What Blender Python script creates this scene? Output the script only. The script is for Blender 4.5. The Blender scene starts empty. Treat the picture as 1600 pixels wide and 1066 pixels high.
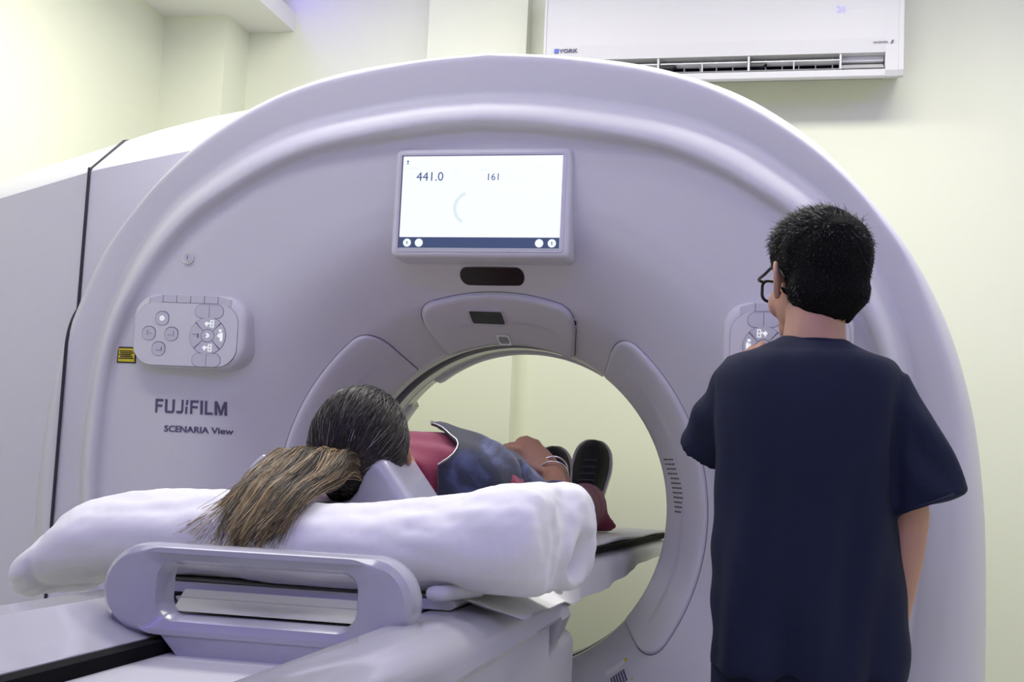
import bpy, math, random
import numpy as np
from mathutils import Matrix, Vector, Euler

# ------------------------------------------------------------------ camera, world, lights, exposure
SC = bpy.context.scene
COL = SC.collection
random.seed(4); RNG = np.random.default_rng(7)
cd = bpy.data.cameras.new('camera'); cam = bpy.data.objects.new('camera', cd); COL.objects.link(cam)
cd.sensor_width = 36.0; cd.lens = 1950.0 / 1600.0 * 36.0; cd.clip_start = 0.05
_R = ((0.97609, 0.02215, -0.21623), (0.21263, 0.10905, 0.97103), (0.04509, -0.99379, 0.10174))
cam.matrix_world = Matrix(((_R[0][0], -_R[0][1], -_R[0][2], 0.715), (_R[1][0], -_R[1][1], -_R[1][2], -2.8),
                           (_R[2][0], -_R[2][1], -_R[2][2], 1.12), (0, 0, 0, 1)))
SC.camera = cam
W = bpy.data.worlds.new('world'); SC.world = W; W.use_nodes = True
W.node_tree.nodes['Background'].inputs[0].default_value = (0.6, 0.6, 0.7, 1); W.node_tree.nodes['Background'].inputs[1].default_value = 0.05
SC.view_settings.view_transform = 'Standard'; SC.view_settings.look = 'None'
SC.view_settings.gamma = 1.0; SC.view_settings.use_curve_mapping = False
SC.view_settings.exposure = -0.30
CEIL = 3.05
PANEL_W = 12.0      # watts of each white ceiling panel
PURPLE_W = 7.8     # watts of each purple cove run
WHITE_C = (1.0, 0.985, 0.90); PURPLE_C = (0.20, 0.12, 1.0)
def area(name, loc, size, size_y, power, col, rot=(0, 0, 0)):
    l = bpy.data.lights.new(name, 'AREA'); l.shape = 'RECTANGLE'; l.size = size; l.size_y = size_y
    l.energy = power; l.color = col
    o = bpy.data.objects.new(name, l); o.location = loc; o.rotation_euler = rot; COL.objects.link(o); return o
PANELS = [(-0.75, -1.1, 1.15, 0.3, 0.90), (1.35, -0.85, 1.15, 0.3, 0.38), (1.05, 0.25, 1.0, 0.45, 2.35), (-0.5, 0.25, 1.0, 0.45, 2.35), (0.2, -2.9, 1.15, 0.3, 0.30)]  # last panel is an added, unseen fill light for the front faces
for (x, y, sx, sy, k) in PANELS:
    area('panel_light', (x, y, CEIL - 0.035), sx, sy, PANEL_W * k, WHITE_C)
# purple LED runs lie on top of the dropped soffit and wash ceiling and room
area('cove_light', (-1.22, -.95, 2.93), 0.05, 4.95, PURPLE_W, PURPLE_C, (0, math.radians(-75), 0))
area('cove_light', (2.36, -1.2, 2.95), 0.05, 4.6, PURPLE_W * 1.5, PURPLE_C, (0, math.radians(75), 0))
area('cove_light', (0.5, -3.78, 2.95), 3.4, 0.05, PURPLE_W * 2.8, PURPLE_C, (math.radians(75), 0, 0))

# ------------------------------------------------------------------ helpers
WL = {}
def _reg(o, loc, parent):
    WL[o.name] = Vector(loc)
    if parent is not None:
        o.parent = parent; o.location = Vector(loc) - WL[parent.name]
    else:
        o.location = loc
def tag(o, label=None, cat=None, group=None, kind=None):
    if label: o['label'] = label
    if cat: o['category'] = cat
    if group: o['group'] = group
    if kind: o['kind'] = kind
    return o
def empty(name, loc, label=None, cat=None, group=None):
    o = bpy.data.objects.new(name, None); o.empty_display_size = 0.1; COL.objects.link(o); _reg(o, loc, None)
    return tag(o, label, cat, group)
def mesh_np(name, V, F, cols=None):
    V = np.asarray(V, dtype=np.float64).reshape(-1, 3)
    me = bpy.data.meshes.new(name)
    if isinstance(F, np.ndarray):
        n, k = F.shape
        me.vertices.add(len(V)); me.vertices.foreach_set('co', V.ravel())
        me.loops.add(n * k); me.loops.foreach_set('vertex_index', F.astype(np.int32).ravel())
        me.polygons.add(n); me.polygons.foreach_set('loop_start', np.arange(0, n * k, k, dtype=np.int32))
        me.polygons.foreach_set('loop_total', np.full(n, k, dtype=np.int32))
        me.update(calc_edges=True)
    else:
        me.from_pydata(V.tolist(), [], [list(f) for f in F]); me.update()
    if cols is not None:
        a = me.color_attributes.new('Col', 'FLOAT_COLOR', 'POINT')
        a.data.foreach_set('color', np.asarray(cols, dtype=np.float32).ravel())
    return me
def mk(name, VF, mat, parent=None, smooth=True, cols=None, angle=None, kind=None, label=None, cat=None, group=None):
    V, F = VF
    V = np.asarray(V, dtype=np.float64).reshape(-1, 3)
    c = (V.min(0) + V.max(0)) / 2
    me = mesh_np(name, V - c, F, cols)
    if smooth: me.polygons.foreach_set('use_smooth', np.ones(len(me.polygons), dtype=bool))
    if angle is not None: me.set_sharp_from_angle(angle=math.radians(angle))
    me.materials.append(mat)
    o = bpy.data.objects.new(name, me); COL.objects.link(o); _reg(o, c, parent)
    return tag(o, label, cat, group, kind)
def join(*parts):
    V = []; F = []; n = 0
    for v, f in parts:
        v = np.asarray(v, float).reshape(-1, 3); V.append(v)
        F += [tuple(int(i) + n for i in q) for q in f]; n += len(v)
    return np.concatenate(V), F
def xf(VF, M):
    V = np.asarray(VF[0], float).reshape(-1, 3); M = np.array(M)
    return V @ M[:3, :3].T + M[:3, 3], VF[1]
def TR(loc=(0, 0, 0), rot=(0, 0, 0), scale=(1, 1, 1)):
    return Matrix.Translation(loc) @ Euler([math.radians(a) for a in rot]).to_matrix().to_4x4() @ Matrix.Diagonal((*scale, 1))
def box(x0, x1, y0, y1, z0, z1):
    V = [(x0, y0, z0), (x1, y0, z0), (x1, y1, z0), (x0, y1, z0), (x0, y0, z1), (x1, y0, z1), (x1, y1, z1), (x0, y1, z1)]
    return V, [(0, 3, 2, 1), (4, 5, 6, 7), (0, 1, 5, 4), (1, 2, 6, 5), (2, 3, 7, 6), (3, 0, 4, 7)]
def rrect(w, h, r, n=6):
    """rounded rectangle outline, counter-clockwise, in 2-D"""
    r = min(r, w / 2 - 1e-5, h / 2 - 1e-5); P = []
    for cx, cy, a0 in ((w/2-r, h/2-r, 0), (-w/2+r, h/2-r, 90), (-w/2+r, -h/2+r, 180), (w/2-r, -h/2+r, 270)):
        for i in range(n + 1):
            a = math.radians(a0 + 90 * i / n); P.append((cx + r * math.cos(a), cy + r * math.sin(a)))
    return np.array(P)
def stack(loops, cap0=True, cap1=True, closed=True):
    """skin a list of equal-length 3-D loops"""
    n = len(loops[0]); V = np.concatenate([np.asarray(l, float).reshape(-1, 3) for l in loops]); F = []
    m = n if closed else n - 1
    for i in range(len(loops) - 1):
        for j in range(m):
            F.append((i*n+j, i*n+(j+1) % n, (i+1)*n+(j+1) % n, (i+1)*n+j))
    if cap0: F.append(tuple(range(n))[::-1])
    if cap1: F.append(tuple(range((len(loops)-1)*n, len(loops)*n)))
    return V, F
def prism_y(P2, y0, y1, bev=0.0):
    """2-D outline in XZ extruded along Y; y0 is the front (camera side), bevelled there"""
    P2 = np.asarray(P2); c = P2.mean(0)
    def L(P, y): return [(p[0], y, p[1]) for p in P]
    loops = []
    if bev > 0:
        sx = np.ptp(P2[:, 0]); sz = np.ptp(P2[:, 1])
        def ins(d): return c + (P2 - c) * np.array([(sx - 2*d)/sx, (sz - 2*d)/sz])
        for a in (90, 60, 30, 0):
            a = math.radians(a); loops.append(L(ins(bev * (1 - math.cos(a))), y0 + bev * (1 - math.sin(a))))
    else: loops.append(L(P2, y0))
    loops.append(L(P2, y1))
    V, F = stack(loops); return V, F
def bbox(x0, x1, y0, y1, z0, z1, r):
    """box with rounded vertical-in-XZ corners and softened ends: rounded prism along Y"""
    P = rrect(x1-x0, z1-z0, r, 4) + np.array([(x0+x1)/2, (z0+z1)/2]); c = P.mean(0)
    def L(d, y): return [(c[0]+(p[0]-c[0])*(1-2*d/(x1-x0)), y, c[1]+(p[1]-c[1])*(1-2*d/(z1-z0))) for p in P]
    return stack([L(r*.5, y0), L(r*.12, y0+r*.2), L(0, y0+r*.5), L(0, y1-r*.5), L(r*.12, y1-r*.2), L(r*.5, y1)])
def frames(P):
    P = np.asarray(P, float); T = np.gradient(P, axis=0); T /= np.linalg.norm(T, axis=1)[:, None] + 1e-12
    u = np.cross(T[0], (0, 0, 1)) if abs(T[0][2]) < .9 else np.cross(T[0], (0, 1, 0)); u /= np.linalg.norm(u)
    U = [u]
    for i in range(1, len(P)):
        u = U[-1] - T[i] * (U[-1] @ T[i]); u /= np.linalg.norm(u); U.append(u)
    U = np.array(U); return T, U, np.cross(T, U)
def smooth_path(P, k=6):
    P = np.asarray(P, float); n = len(P); Q = np.concatenate([[2*P[0]-P[1]], P, [2*P[-1]-P[-2]]]); out = []
    for i in range(n-1):
        p0, p1, p2, p3 = Q[i:i+4]
        for t in np.linspace(0, 1, k, endpoint=False):
            out.append(.5*((2*p1)+(-p0+p2)*t+(2*p0-5*p1+4*p2-p3)*t*t+(-p0+3*p1-3*p2+p3)*t**3))
    out.append(P[-1]); return np.array(out)
def tube(P, r, n=12, closed=False, round_caps=True):
    P = np.asarray(P, float); r = np.broadcast_to(np.asarray(r, float), (len(P),)).copy() if np.ndim(r) < 2 else np.asarray(r, float)
    if r.ndim == 1: r = np.stack([r, r], 1)
    if closed:
        T = np.roll(P, -1, 0) - np.roll(P, 1, 0); T /= np.linalg.norm(T, axis=1)[:, None]
        nm = np.cross(P[0]-P.mean(0), T[0]); nm /= np.linalg.norm(nm); B = np.tile(nm, (len(P), 1)); U = np.cross(T, B)
    else:
        if round_caps:
            d0 = P[0]-P[1]; d0 /= np.linalg.norm(d0); d1 = P[-1]-P[-2]; d1 /= np.linalg.norm(d1); m0 = r[0].mean(); m1 = r[-1].mean()
            P = np.concatenate([[P[0]+d0*m0*.95, P[0]+d0*m0*.7], P, [P[-1]+d1*m1*.7, P[-1]+d1*m1*.95]])
            r = np.concatenate([[r[0]*.3, r[0]*.72], r, [r[-1]*.72, r[-1]*.3]])
        T, U, B = frames(P)
    a = np.arange(n) * 2 * math.pi / n
    loops = [P[i] + np.cos(a)[:, None]*U[i]*r[i][0] + np.sin(a)[:, None]*B[i]*r[i][1] for i in range(len(P))]
    if closed:
        loops.append(loops[0]); return stack(loops, False, False)
    return stack(loops)
def ellipsoid(c, r, rot=(0, 0, 0), n=20, m=12):
    V = []; F = []
    for i in range(m+1):
        t = math.pi * i / m
        for j in range(n):
            p = 2*math.pi*j/n; V.append((math.sin(t)*math.cos(p)*r[0], math.sin(t)*math.sin(p)*r[1], math.cos(t)*r[2]))
    for i in range(m):
        for j in range(n): F.append((i*n+j, (i+1)*n+j, (i+1)*n+(j+1) % n, i*n+(j+1) % n))
    return xf((V, F), TR(c, rot))
def remesh(parts, voxel=0.006, smooth=3, factor=0.5):
    V, F = join(*parts)
    me = mesh_np('tmp', V, F); o = bpy.data.objects.new('tmp', me); COL.objects.link(o)
    m = o.modifiers.new('r', 'REMESH'); m.mode = 'VOXEL'; m.voxel_size = voxel
    if smooth:
        s = o.modifiers.new('s', 'SMOOTH'); s.iterations = smooth; s.factor = factor
    dg = bpy.context.evaluated_depsgraph_get(); e = o.evaluated_get(dg); em = e.to_mesh()
    v = np.empty(len(em.vertices)*3); em.vertices.foreach_get('co', v)
    nl = len(em.polygons); f = np.empty(len(em.loops), dtype=np.int32); em.loops.foreach_get('vertex_index', f)
    e.to_mesh_clear(); bpy.data.objects.remove(o); bpy.data.meshes.remove(me)
    return v.reshape(-1, 3), f.reshape(nl, 4)
def vnormals(V, F):
    V = np.asarray(V); N = np.zeros_like(V); F = np.asarray(F)
    n = np.cross(V[F[:, 2]]-V[F[:, 0]], V[F[:, 3]]-V[F[:, 1]])
    for k in range(4): np.add.at(N, F[:, k], n)
    return N / (np.linalg.norm(N, axis=1)[:, None] + 1e-12)
def text_vf(s, size, depth=0.0006, bold=0.0, align='LEFT', sx=1.0):
    """lettering as a mesh in the XZ plane facing -Y, baseline at z=0"""
    cu = bpy.data.curves.new('t', 'FONT'); cu.body = s; cu.size = size; cu.extrude = depth; cu.offset = bold; cu.align_x = align; cu.resolution_u = 3
    o = bpy.data.objects.new('t', cu); COL.objects.link(o)
    dg = bpy.context.evaluated_depsgraph_get(); e = o.evaluated_get(dg); em = e.to_mesh()
    V = np.empty(len(em.vertices)*3); em.vertices.foreach_get('co', V); V = V.reshape(-1, 3)
    F = [tuple(p.vertices) for p in em.polygons]; e.to_mesh_clear()
    bpy.data.objects.remove(o); bpy.data.curves.remove(cu)
    return np.stack([V[:, 0]*sx, -V[:, 2], V[:, 1]], 1), F
def strands(P, r0, r1, n=3):
    """P: (N,K,3) polylines -> thin tapered tubes"""
    N, K, _ = P.shape; T = np.gradient(P, axis=1); T /= np.linalg.norm(T, axis=2)[..., None] + 1e-12
    ref = RNG.normal(size=(N, 1, 3)); U = np.cross(T, ref); U /= np.linalg.norm(U, axis=2)[..., None] + 1e-12; B = np.cross(T, U)
    r = np.linspace(1, 0, K)[None, :, None]; r0 = np.asarray(r0).reshape(-1, 1, 1); r1 = np.asarray(r1).reshape(-1, 1, 1); rad = r0*r + r1*(1-r)
    a = np.arange(n)*2*math.pi/n
    V = P[:, :, None, :] + rad[..., None]*(np.cos(a)[None, None, :, None]*U[:, :, None, :] + np.sin(a)[None, None, :, None]*B[:, :, None, :])
    idx = np.arange(N*K*n).reshape(N, K, n); q = np.roll(idx, -1, axis=2)
    F = np.stack([idx[:, :-1], q[:, :-1], q[:, 1:], idx[:, 1:]], -1).reshape(-1, 4)
    return V.reshape(-1, 3), F
def fbm(P, scale, seed=0, octv=3):
    """cheap smooth pseudo noise from rotated sines"""
    g = np.random.default_rng(seed); s = np.zeros(len(P)); a = 1.0; f = scale
    for _ in range(octv):
        for _k in range(5):
            d = g.normal(size=3); d /= np.linalg.norm(d); s += a*np.sin(P @ d * f * g.uniform(.7, 1.3) + g.uniform(0, 6.28))/5
        a *= .5; f *= 2
    return s

# ------------------------------------------------------------------ materials
def mat(name, col, rough=.5, metal=0.0, emit=None, estr=0.0, spec=.5, coat=0.0, trans=0.0, bump=0.0, bscale=200.0, var=0.0, vscale=4.0, sheen=0.0, alpha=1.0):
    m = bpy.data.materials.new(name); m.use_nodes = True; nt = m.node_tree; b = nt.nodes['Principled BSDF']
    b.inputs['Base Color'].default_value = (*col, 1); b.inputs['Roughness'].default_value = rough; b.inputs['Metallic'].default_value = metal
    b.inputs['Specular IOR Level'].default_value = spec; b.inputs['Coat Weight'].default_value = coat; b.inputs['Coat Roughness'].default_value = .08
    b.inputs['Transmission Weight'].default_value = trans; b.inputs['Sheen Weight'].default_value = sheen; b.inputs['Alpha'].default_value = alpha
    if emit: b.inputs['Emission Color'].default_value = (*emit, 1); b.inputs['Emission Strength'].default_value = estr
    tc = nt.nodes.new('ShaderNodeTexCoord')
    if var > 0:
        nz = nt.nodes.new('ShaderNodeTexNoise'); nz.inputs['Scale'].default_value = vscale; nz.inputs['Detail'].default_value = 3
        mx = nt.nodes.new('ShaderNodeMix'); mx.data_type = 'RGBA'
        mx.inputs[6].default_value = (*[c*(1-var) for c in col], 1); mx.inputs[7].default_value = (*[min(1, c*(1+var)) for c in col], 1)
        nt.links.new(tc.outputs['Object'], nz.inputs['Vector']); nt.links.new(nz.outputs['Fac'], mx.inputs[0]); nt.links.new(mx.outputs[2], b.inputs['Base Color'])
    if bump > 0:
        nz = nt.nodes.new('ShaderNodeTexNoise'); nz.inputs['Scale'].default_value = bscale; nz.inputs['Detail'].default_value = 4
        bp = nt.nodes.new('ShaderNodeBump'); bp.inputs['Strength'].default_value = bump; bp.inputs['Distance'].default_value = .002
        nt.links.new(tc.outputs['Object'], nz.inputs['Vector']); nt.links.new(nz.outputs['Fac'], bp.inputs['Height']); nt.links.new(bp.outputs['Normal'], b.inputs['Normal'])
    return m
def mat_attr(name, rough=.4, spec=.5, sheen=0.0):
    m = mat(name, (1, 1, 1), rough, spec=spec, sheen=sheen); nt = m.node_tree
    a = nt.nodes.new('ShaderNodeAttribute'); a.attribute_name = 'Col'; nt.links.new(a.outputs['Color'], nt.nodes['Principled BSDF'].inputs['Base Color']); return m
M = dict(
    wall=mat('cream_paint', (.815, .845, .665), .6, bump=.05, bscale=90, var=.015, vscale=1.2),
    ceil=mat('ceiling_paint', (.86, .86, .82), .7, bump=.05, bscale=120),
    floor=mat('vinyl_floor', (.74, .74, .70), .35, bump=.04, bscale=300, var=.06, vscale=12),
    gantry=mat('gantry_plastic', (.66, .66, .70), .42, bump=.015, bscale=700, var=.01, vscale=2),
    gloss=mat('couch_plastic', (.47, .47, .50), .16, coat=.5, bump=.01, bscale=500),
    satin=mat('handle_plastic', (.42, .42, .48), .24, coat=.3, bump=.01, bscale=600),
    liner=mat('bore_liner', (.72, .72, .68), .25),
    window=mat('scan_window_grey', (.22, .22, .24), .12, coat=.4),
    dark=mat('black_plastic', (.012, .011, .014), .25),
    matt_dark=mat('gap_plinth_dark', (.03, .03, .045), .8),
    line=mat('joint_grey', (.16, .15, .22), .7),
    keyc=mat('key_plastic', (.58, .58, .64), .4),
    ink=mat('logo_ink', (.10, .09, .17), .5),
    yellow=mat('label_yellow', (.75, .62, .03), .5),
    white=mat('label_white', (.8, .8, .8), .5),
    screen=mat('screen_white', (.02, .02, .02), .2, emit=(.93, .97, 1.0), estr=1.25),
    bar=mat('screen_bar', (.02, .02, .02), .2, emit=(.05, .08, .2), estr=1.0),
    sblue=mat('screen_blue', (.01, .01, .01), .3, emit=(.05, .10, .28), estr=1.0),
    sfaint=mat('screen_faint', (.01, .01, .01), .3, emit=(.80, .93, .97), estr=1.12),
    glow=mat('key_glow', (.1, .1, .1), .3, emit=(.92, .95, 1), estr=1.1),
    aglow=mat('digit_glow', (.1, .1, .1), .3, emit=(.42, .40, 1), estr=1.1),
    acw=mat('ac_plastic', (.62, .62, .62), .5),
    chrome=mat('steel', (.75, .75, .76), .18, metal=1.0),
    blue=mat('logo_blue', (.03, .08, .5), .4),
    lamp=mat('lamp_panel', (.9, .9, .9), .4, emit=WHITE_C, estr=3.0),
    led=mat('purple_led', (.3, .2, .9), .4, emit=PURPLE_C, estr=6.0),
)

# ------------------------------------------------------------------ room
def struct(name, VF, m, parent=None, **k):
    o = mk(name, VF, m, parent, smooth=False, **k)
    if parent is None: o['kind'] = 'structure'
    return o
XL, XR, YB, YF = -1.63, 2.75, 1.6, -4.2
struct('floor', box(XL-.1, XR+.1, YF-.1, YB+.1, -.1, 0), M['floor'])
ceiling = struct('ceiling', box(XL-.1, XR+.1, YF-.1, YB+.1, CEIL, CEIL+.1), M['ceil'])
struct('wall_left', box(XL-.1, XL, YF, YB, 0, CEIL), M['wall'])
struct('wall_right', box(XR, XR+.1, YF, YB, 0, CEIL), M['wall'])
struct('wall_front', box(XL-.1, XR+.1, YF-.1, YF, 0, CEIL), M['wall'])
wb = struct('wall_back', box(XL-.1, XR+.1, YB, YB+.1, 0, CEIL), M['wall'])
struct('pilaster', box(-.62, -.244, 1.52, YB+.001, 0, CEIL), M['wall'], wb)
struct('corner_column', box(XL, -1.373, 1.40, YB+.001, 0, CEIL), M['wall'], wb)
def soffit(x0, x1, y0, y1): struct('soffit', box(x0, x1, y0, y1, 2.77, 2.845), M['ceil'], ceiling)
soffit(XL, -1.186, YF, YB); soffit(2.32, XR, YF, YB); soffit(-1.186, 2.32, YF, -3.76)
for i, (x, y, sx, sy, k) in enumerate(PANELS):
    lab = ['long white ceiling light panel above the couch', 'long white ceiling light panel by the right wall', 'small white ceiling light panel above the air conditioner', 'small white ceiling light panel above the scanner back', 'long white fill light panel added out of view behind the foot of the couch'][i]
    t = empty('ceiling_light', (x, y, CEIL), lab, 'light', 'white ceiling light panels')
    fr = prism_y(rrect(sx+.06, sy+.06, .01, 2), 0, .03); V = np.asarray(fr[0]); 
    mk('frame', (np.stack([V[:, 0]+x, V[:, 2]+y, CEIL-.03+V[:, 1]], 1), fr[1]), M['acw'], t, smooth=False)
    mk('diffuser', box(x-sx/2, x+sx/2, y-sy/2, y+sy/2, CEIL-.034, CEIL-.029), M['lamp'], t, smooth=False)
for nm, b in (('left', (-1.30, -1.26, YF+.5, 1.35, 2.846, 2.858)), ('right', (2.40, 2.44, YF+.5, 1.5, 2.846, 2.858)), ('front', (-1.0, 2.2, -3.9, -3.86, 2.846, 2.858))):
    lab = {'left': 'purple LED strip on the soffit above the left wall', 'right': 'purple LED strip on the soffit of the right wall', 'front': 'purple LED strip on the soffit over the control side wall'}[nm]
    mk('led_strip', box(*b), M['led'], None, smooth=False, label=lab, cat='light strip', group='purple cove LED strips')

# ------------------------------------------------------------------ CT scanner gantry
ZC = 1.025
RB = .43    # throat radius
G = empty('ct_scanner', (0, .4, 0), 'large white CT scanner ring with round bore, display and keypads', 'scanner')
def polar(pts):
    P = smooth_path(np.array(pts), 8); th = np.arctan2(P[:, 0], P[:, 1]-ZC); r = np.hypot(P[:, 0], P[:, 1]-ZC)
    o = np.argsort(th); return lambda t: np.interp(t, th[o], r[o])
def lower(zb, xb): return [(xb, zb+.0), (xb*.6, zb), (xb*.25, zb), (0, zb)]
R_out = polar([(0, 2.122), (.15, 2.112), (.34, 2.092), (.48, 2.055), (.63, 1.993), (.78, 1.885), (.88, 1.772), (.96, 1.67), (1.025, 1.56), (1.075, 1.44), (1.115, 1.29), (1.135, 1.15), (1.145, 1.0), (1.147, .75), (1.14, .45), (1.12, .2)] + lower(.05, 1.08))
R_rng = polar([(0, 2.095), (.192, 2.079), (.44, 2.030), (.587, 1.968), (.73, 1.877), (.836, 1.783), (.905, 1.697), (.965, 1.602), (1.028, 1.434), (1.055, 1.343), (1.066, 1.241), (1.07, 1.1), (1.065, .965), (1.033, .717), (.98, .45), (.93, .2)] + lower(.055, .88))
R_ro = polar([(0, 2.002), (.178, 1.991), (.43, 1.948), (.588, 1.89), (.705, 1.815), (.80, 1.737), (.89, 1.610), (.935, 1.505), (.966, 1.396), (.985, 1.25), (.995, 1.084), (.98, .85), (.94, .55), (.88, .25)] + lower(.06, .82))
R_ri = polar([(0, 1.937), (.16, 1.925), (.40, 1.882), (.54, 1.830), (.65, 1.766), (.725, 1.713), (.80, 1.633), (.86, 1.541), (.908, 1.443), (.936, 1.321), (.946, 1.143), (.945, 1.049), (.93, .83), (.89, .55), (.83, .25)] + lower(.065, .78))
NT = 240
TH = np.linspace(-math.pi, math.pi, NT, endpoint=False)
def face_y(r):
    """depth of the dished front face and flare as a function of true radius"""
    r = np.asarray(r, float)
    s = np.clip((.76-r)/(.76-.53), 0, 1); y = .004 + .040*np.clip((.93-r)/.20, 0, 1) + .146*s*s*(1.5-.5*s)
    f = np.clip((.53-r)/(.53-RB), 0, 1)
    return y + .215*(f**1.15)
def loop(r, y): return np.stack([r*np.sin(TH), np.broadcast_to(y, r.shape), ZC + r*np.cos(TH)], 1)
A = np.abs(TH); ro, rr, r1, r2 = R_out(A), R_rng(A), R_ro(A), R_ri(A)
L = [loop(ro-.0, .80), loop(ro, .13)]
for t in np.linspace(15, 90, 7):                       # convex outer edge
    a = math.radians(t); L.append(loop(rr+(ro-rr)*math.cos(a), .13-.13*math.sin(a)))
for t in np.linspace(0.12, 1, 6):                      # ring leaning back toward the ridge
    L.append(loop(rr+(r1-rr)*t, .022*t**1.2))
for t in np.linspace(0.1, 1, 8):                       # bright convex ridge
    L.append(loop(r1+(r2-r1)*t, .022-.052*math.sin(t*math.pi/2)))
for t in np.linspace(15, 90, 6):                       # rounded drop to the recessed face
    a = math.radians(t); L.append(loop(r2-.014*math.sin(a)-.002*t/90, -.03+.022*(1-math.cos(a))))
rin = r2-.016
L.append(loop(rin-.004, face_y(rin-.004)-.002))
rf = rin-.006
for t in np.linspace(0.03, 1, 34):
    r = rf + (.53-rf)*t; L.append(loop(r, face_y(r)))
for r in np.linspace(.522, RB, 14): L.append(loop(np.full(NT, r), face_y(r)))
mk('front_cover', stack([l[::-1] for l in L], False, False), M['gantry'], G, label='lavender grey front cover with raised arch ridge')
# bore liner
def ring(rs_ys, m, name, parent=G, **k):
    return mk(name, stack([loop(np.full(NT, r), y)[::-1] for r, y in rs_ys], False, False), m, parent, angle=35, **k)
ring([(RB, .405), (RB-.004, .412), (RB-.006, .45)], M['liner'], 'bore_lip')
ring([(RB-.006, .45), (RB+.008, .452), (RB+.008, .52), (RB-.006, .522)], M['window'], 'scan_window', label='dark grey scan window ring inside the bore')
ring([(RB-.006, .522), (RB-.006, .575), (RB-.002, .577), (RB-.002, .583), (RB-.006, .585), (RB-.004, .64), (RB+.01, .70), (RB+.04, .76), (RB+.08, .80)], M['liner'], 'bore_liner')
ring([(RB+.08, .80), (.60, .83), (.9, .84)], M['gantry'], 'rear_cover')
mk('rear_panel', stack([loop(np.full(NT, .9), .84)[::-1], loop(ro*.99, .82)[::-1], loop(ro, .80)[::-1]], False, False), M['gantry'], G)
# flare pads
def pad(name, th0, th1, ra, rb, cr, h, sub=None, flip=False, yf=face_y, sgn=1):
    """raised pad on the flare between angles th0..th1 (from the top, degrees) and radii ra..rb"""
    rm = (ra+rb)/2; w = math.radians(th1-th0)*rm; hh = rb-ra; tm = math.radians((th0+th1)/2)
    P = []
    for cx, cy, a0, r in ((w/2-cr, hh/2-cr, 0, cr), (-w/2+cr, hh/2-cr, 90, cr), (-w/2+.008, -hh/2+.008, 180, .008), (w/2-.008, -hh/2+.008, 270, .008)):
        for i in range(13):
            a = math.radians(a0+90*i/12); P.append((cx+r*math.cos(a), cy+r*math.sin(a)))
    P = np.array(P); D = []
    for i in range(len(P)):
        a, b = P[i], P[(i+1) % len(P)]; n = max(1, int(np.linalg.norm(b-a)/.012))
        for k in range(n): D.append(a+(b-a)*k/n)
    P = np.array(D)
    def S(Q, hgt):
        th = tm + Q[:, 0]/rm; r = rm + Q[:, 1]; dy = (yf(r+.002)-yf(r-.002))/.004
        nrm = np.stack([-dy*-1, -np.ones_like(r)], 1); nrm = np.stack([dy, -np.ones_like(dy)], 1); nrm /= np.linalg.norm(nrm, axis=1)[:, None]
        r2_ = r + nrm[:, 0]*hgt*sgn; y = yf(r) + nrm[:, 1]*hgt*sgn
        return np.stack([r2_*np.sin(th), y, ZC+r2_*np.cos(th)], 1)
    loops = []
    ax = np.array([max(.001, (w-hh)/2), 0])
    def inset(k):
        core = np.stack([np.clip(P[:, 0], -ax[0], ax[0])*.98, np.zeros(len(P))], 1); return core+(P-core)*k
    for k, q in ((1.0, -.003), (.995, .45*h), (.97, .8*h), (.93, h)): loops.append(S(inset(k), q))
    for k in np.linspace(.82, .02, 7): loops.append(S(inset(k), h))
    o = mk(name, stack([l[::-1] for l in loops], False, True) if not flip else stack(loops, False, True), M['gantry'], G)
    mk('pad_seam', tube(S(P*1.004, .0), .0011, 5, closed=True), M['line'], o)
    return o
pad('flare_pad', 36, 130, .428, .540, .052, .009)
pad('flare_pad', -130, -36, .428, .540, .052, .009)
tp = pad('top_pad', -23.5, 23.5, .428, .530, .045, .014)
def flare_pt(x, z, off=0.0):
    r = math.hypot(x, z-ZC); return float(face_y(r))-off
# rear pads
mk('rear_pad', stack([[(r*math.sin(t), y, ZC+r*math.cos(t)) for t in np.radians(np.linspace(-38, 30, 40))] for r, y in ((RB-.002, .60), (RB-.010, .605), (RB-.012, .65), (RB, .72), (RB+.03, .775))], False, False, closed=False), M['gantry'], G)
mk('rear_pad', stack([[(r*math.sin(t), y, ZC+r*math.cos(t)) for t in np.radians(np.linspace(-130, -52, 40))] for r, y in ((RB-.002, .60), (RB-.010, .605), (RB-.012, .65), (RB, .72), (RB+.03, .775))], False, False, closed=False), M['gantry'], G)
# indicator window and laser aperture in the top pad
def on_pad(P2, off, h=.014):
    """map local (x, z) outline points to the flare surface, lifted by h+off along the local normal"""
    out = []
    for x, z in P2:
        r = math.hypot(x, z-ZC); th = math.atan2(x, z-ZC); dy = float(face_y(r+.002)-face_y(r-.002))/.004
        n = np.array([dy, -1.]); n /= np.linalg.norm(n); r_ = r+n[0]*(h+off); y = float(face_y(r))+n[1]*(h+off)
        out.append((r_*math.sin(th), y, ZC+r_*math.cos(th)))
    return np.array(out)
def decal(name, P2, m, parent, off0=-.002, off1=.001, h=.014):
    return mk(name, stack([on_pad(P2, off0, h), on_pad(P2, off1, h)][::1]), m, parent, smooth=False)
wc = np.array([-.034, 1.512])
fr_ = decal('window_bezel', rrect(.094, .032, .006, 3)+wc, M['keyc'], tp, -.002, .0025)
decal('indicator_window', rrect(.084, .024, .004, 3)+wc+(0, .001), M['dark'], tp, -.002, .0035)
lc = np.array([-.012, 1.468]); 
decal('laser_bezel', rrect(.036, .022, .006, 3)+lc, M['chrome'], tp, -.002, .002)
decal('laser_aperture', rrect(.026, .013, .004, 3)+lc, M['window'], tp, -.002, .003)
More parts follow.
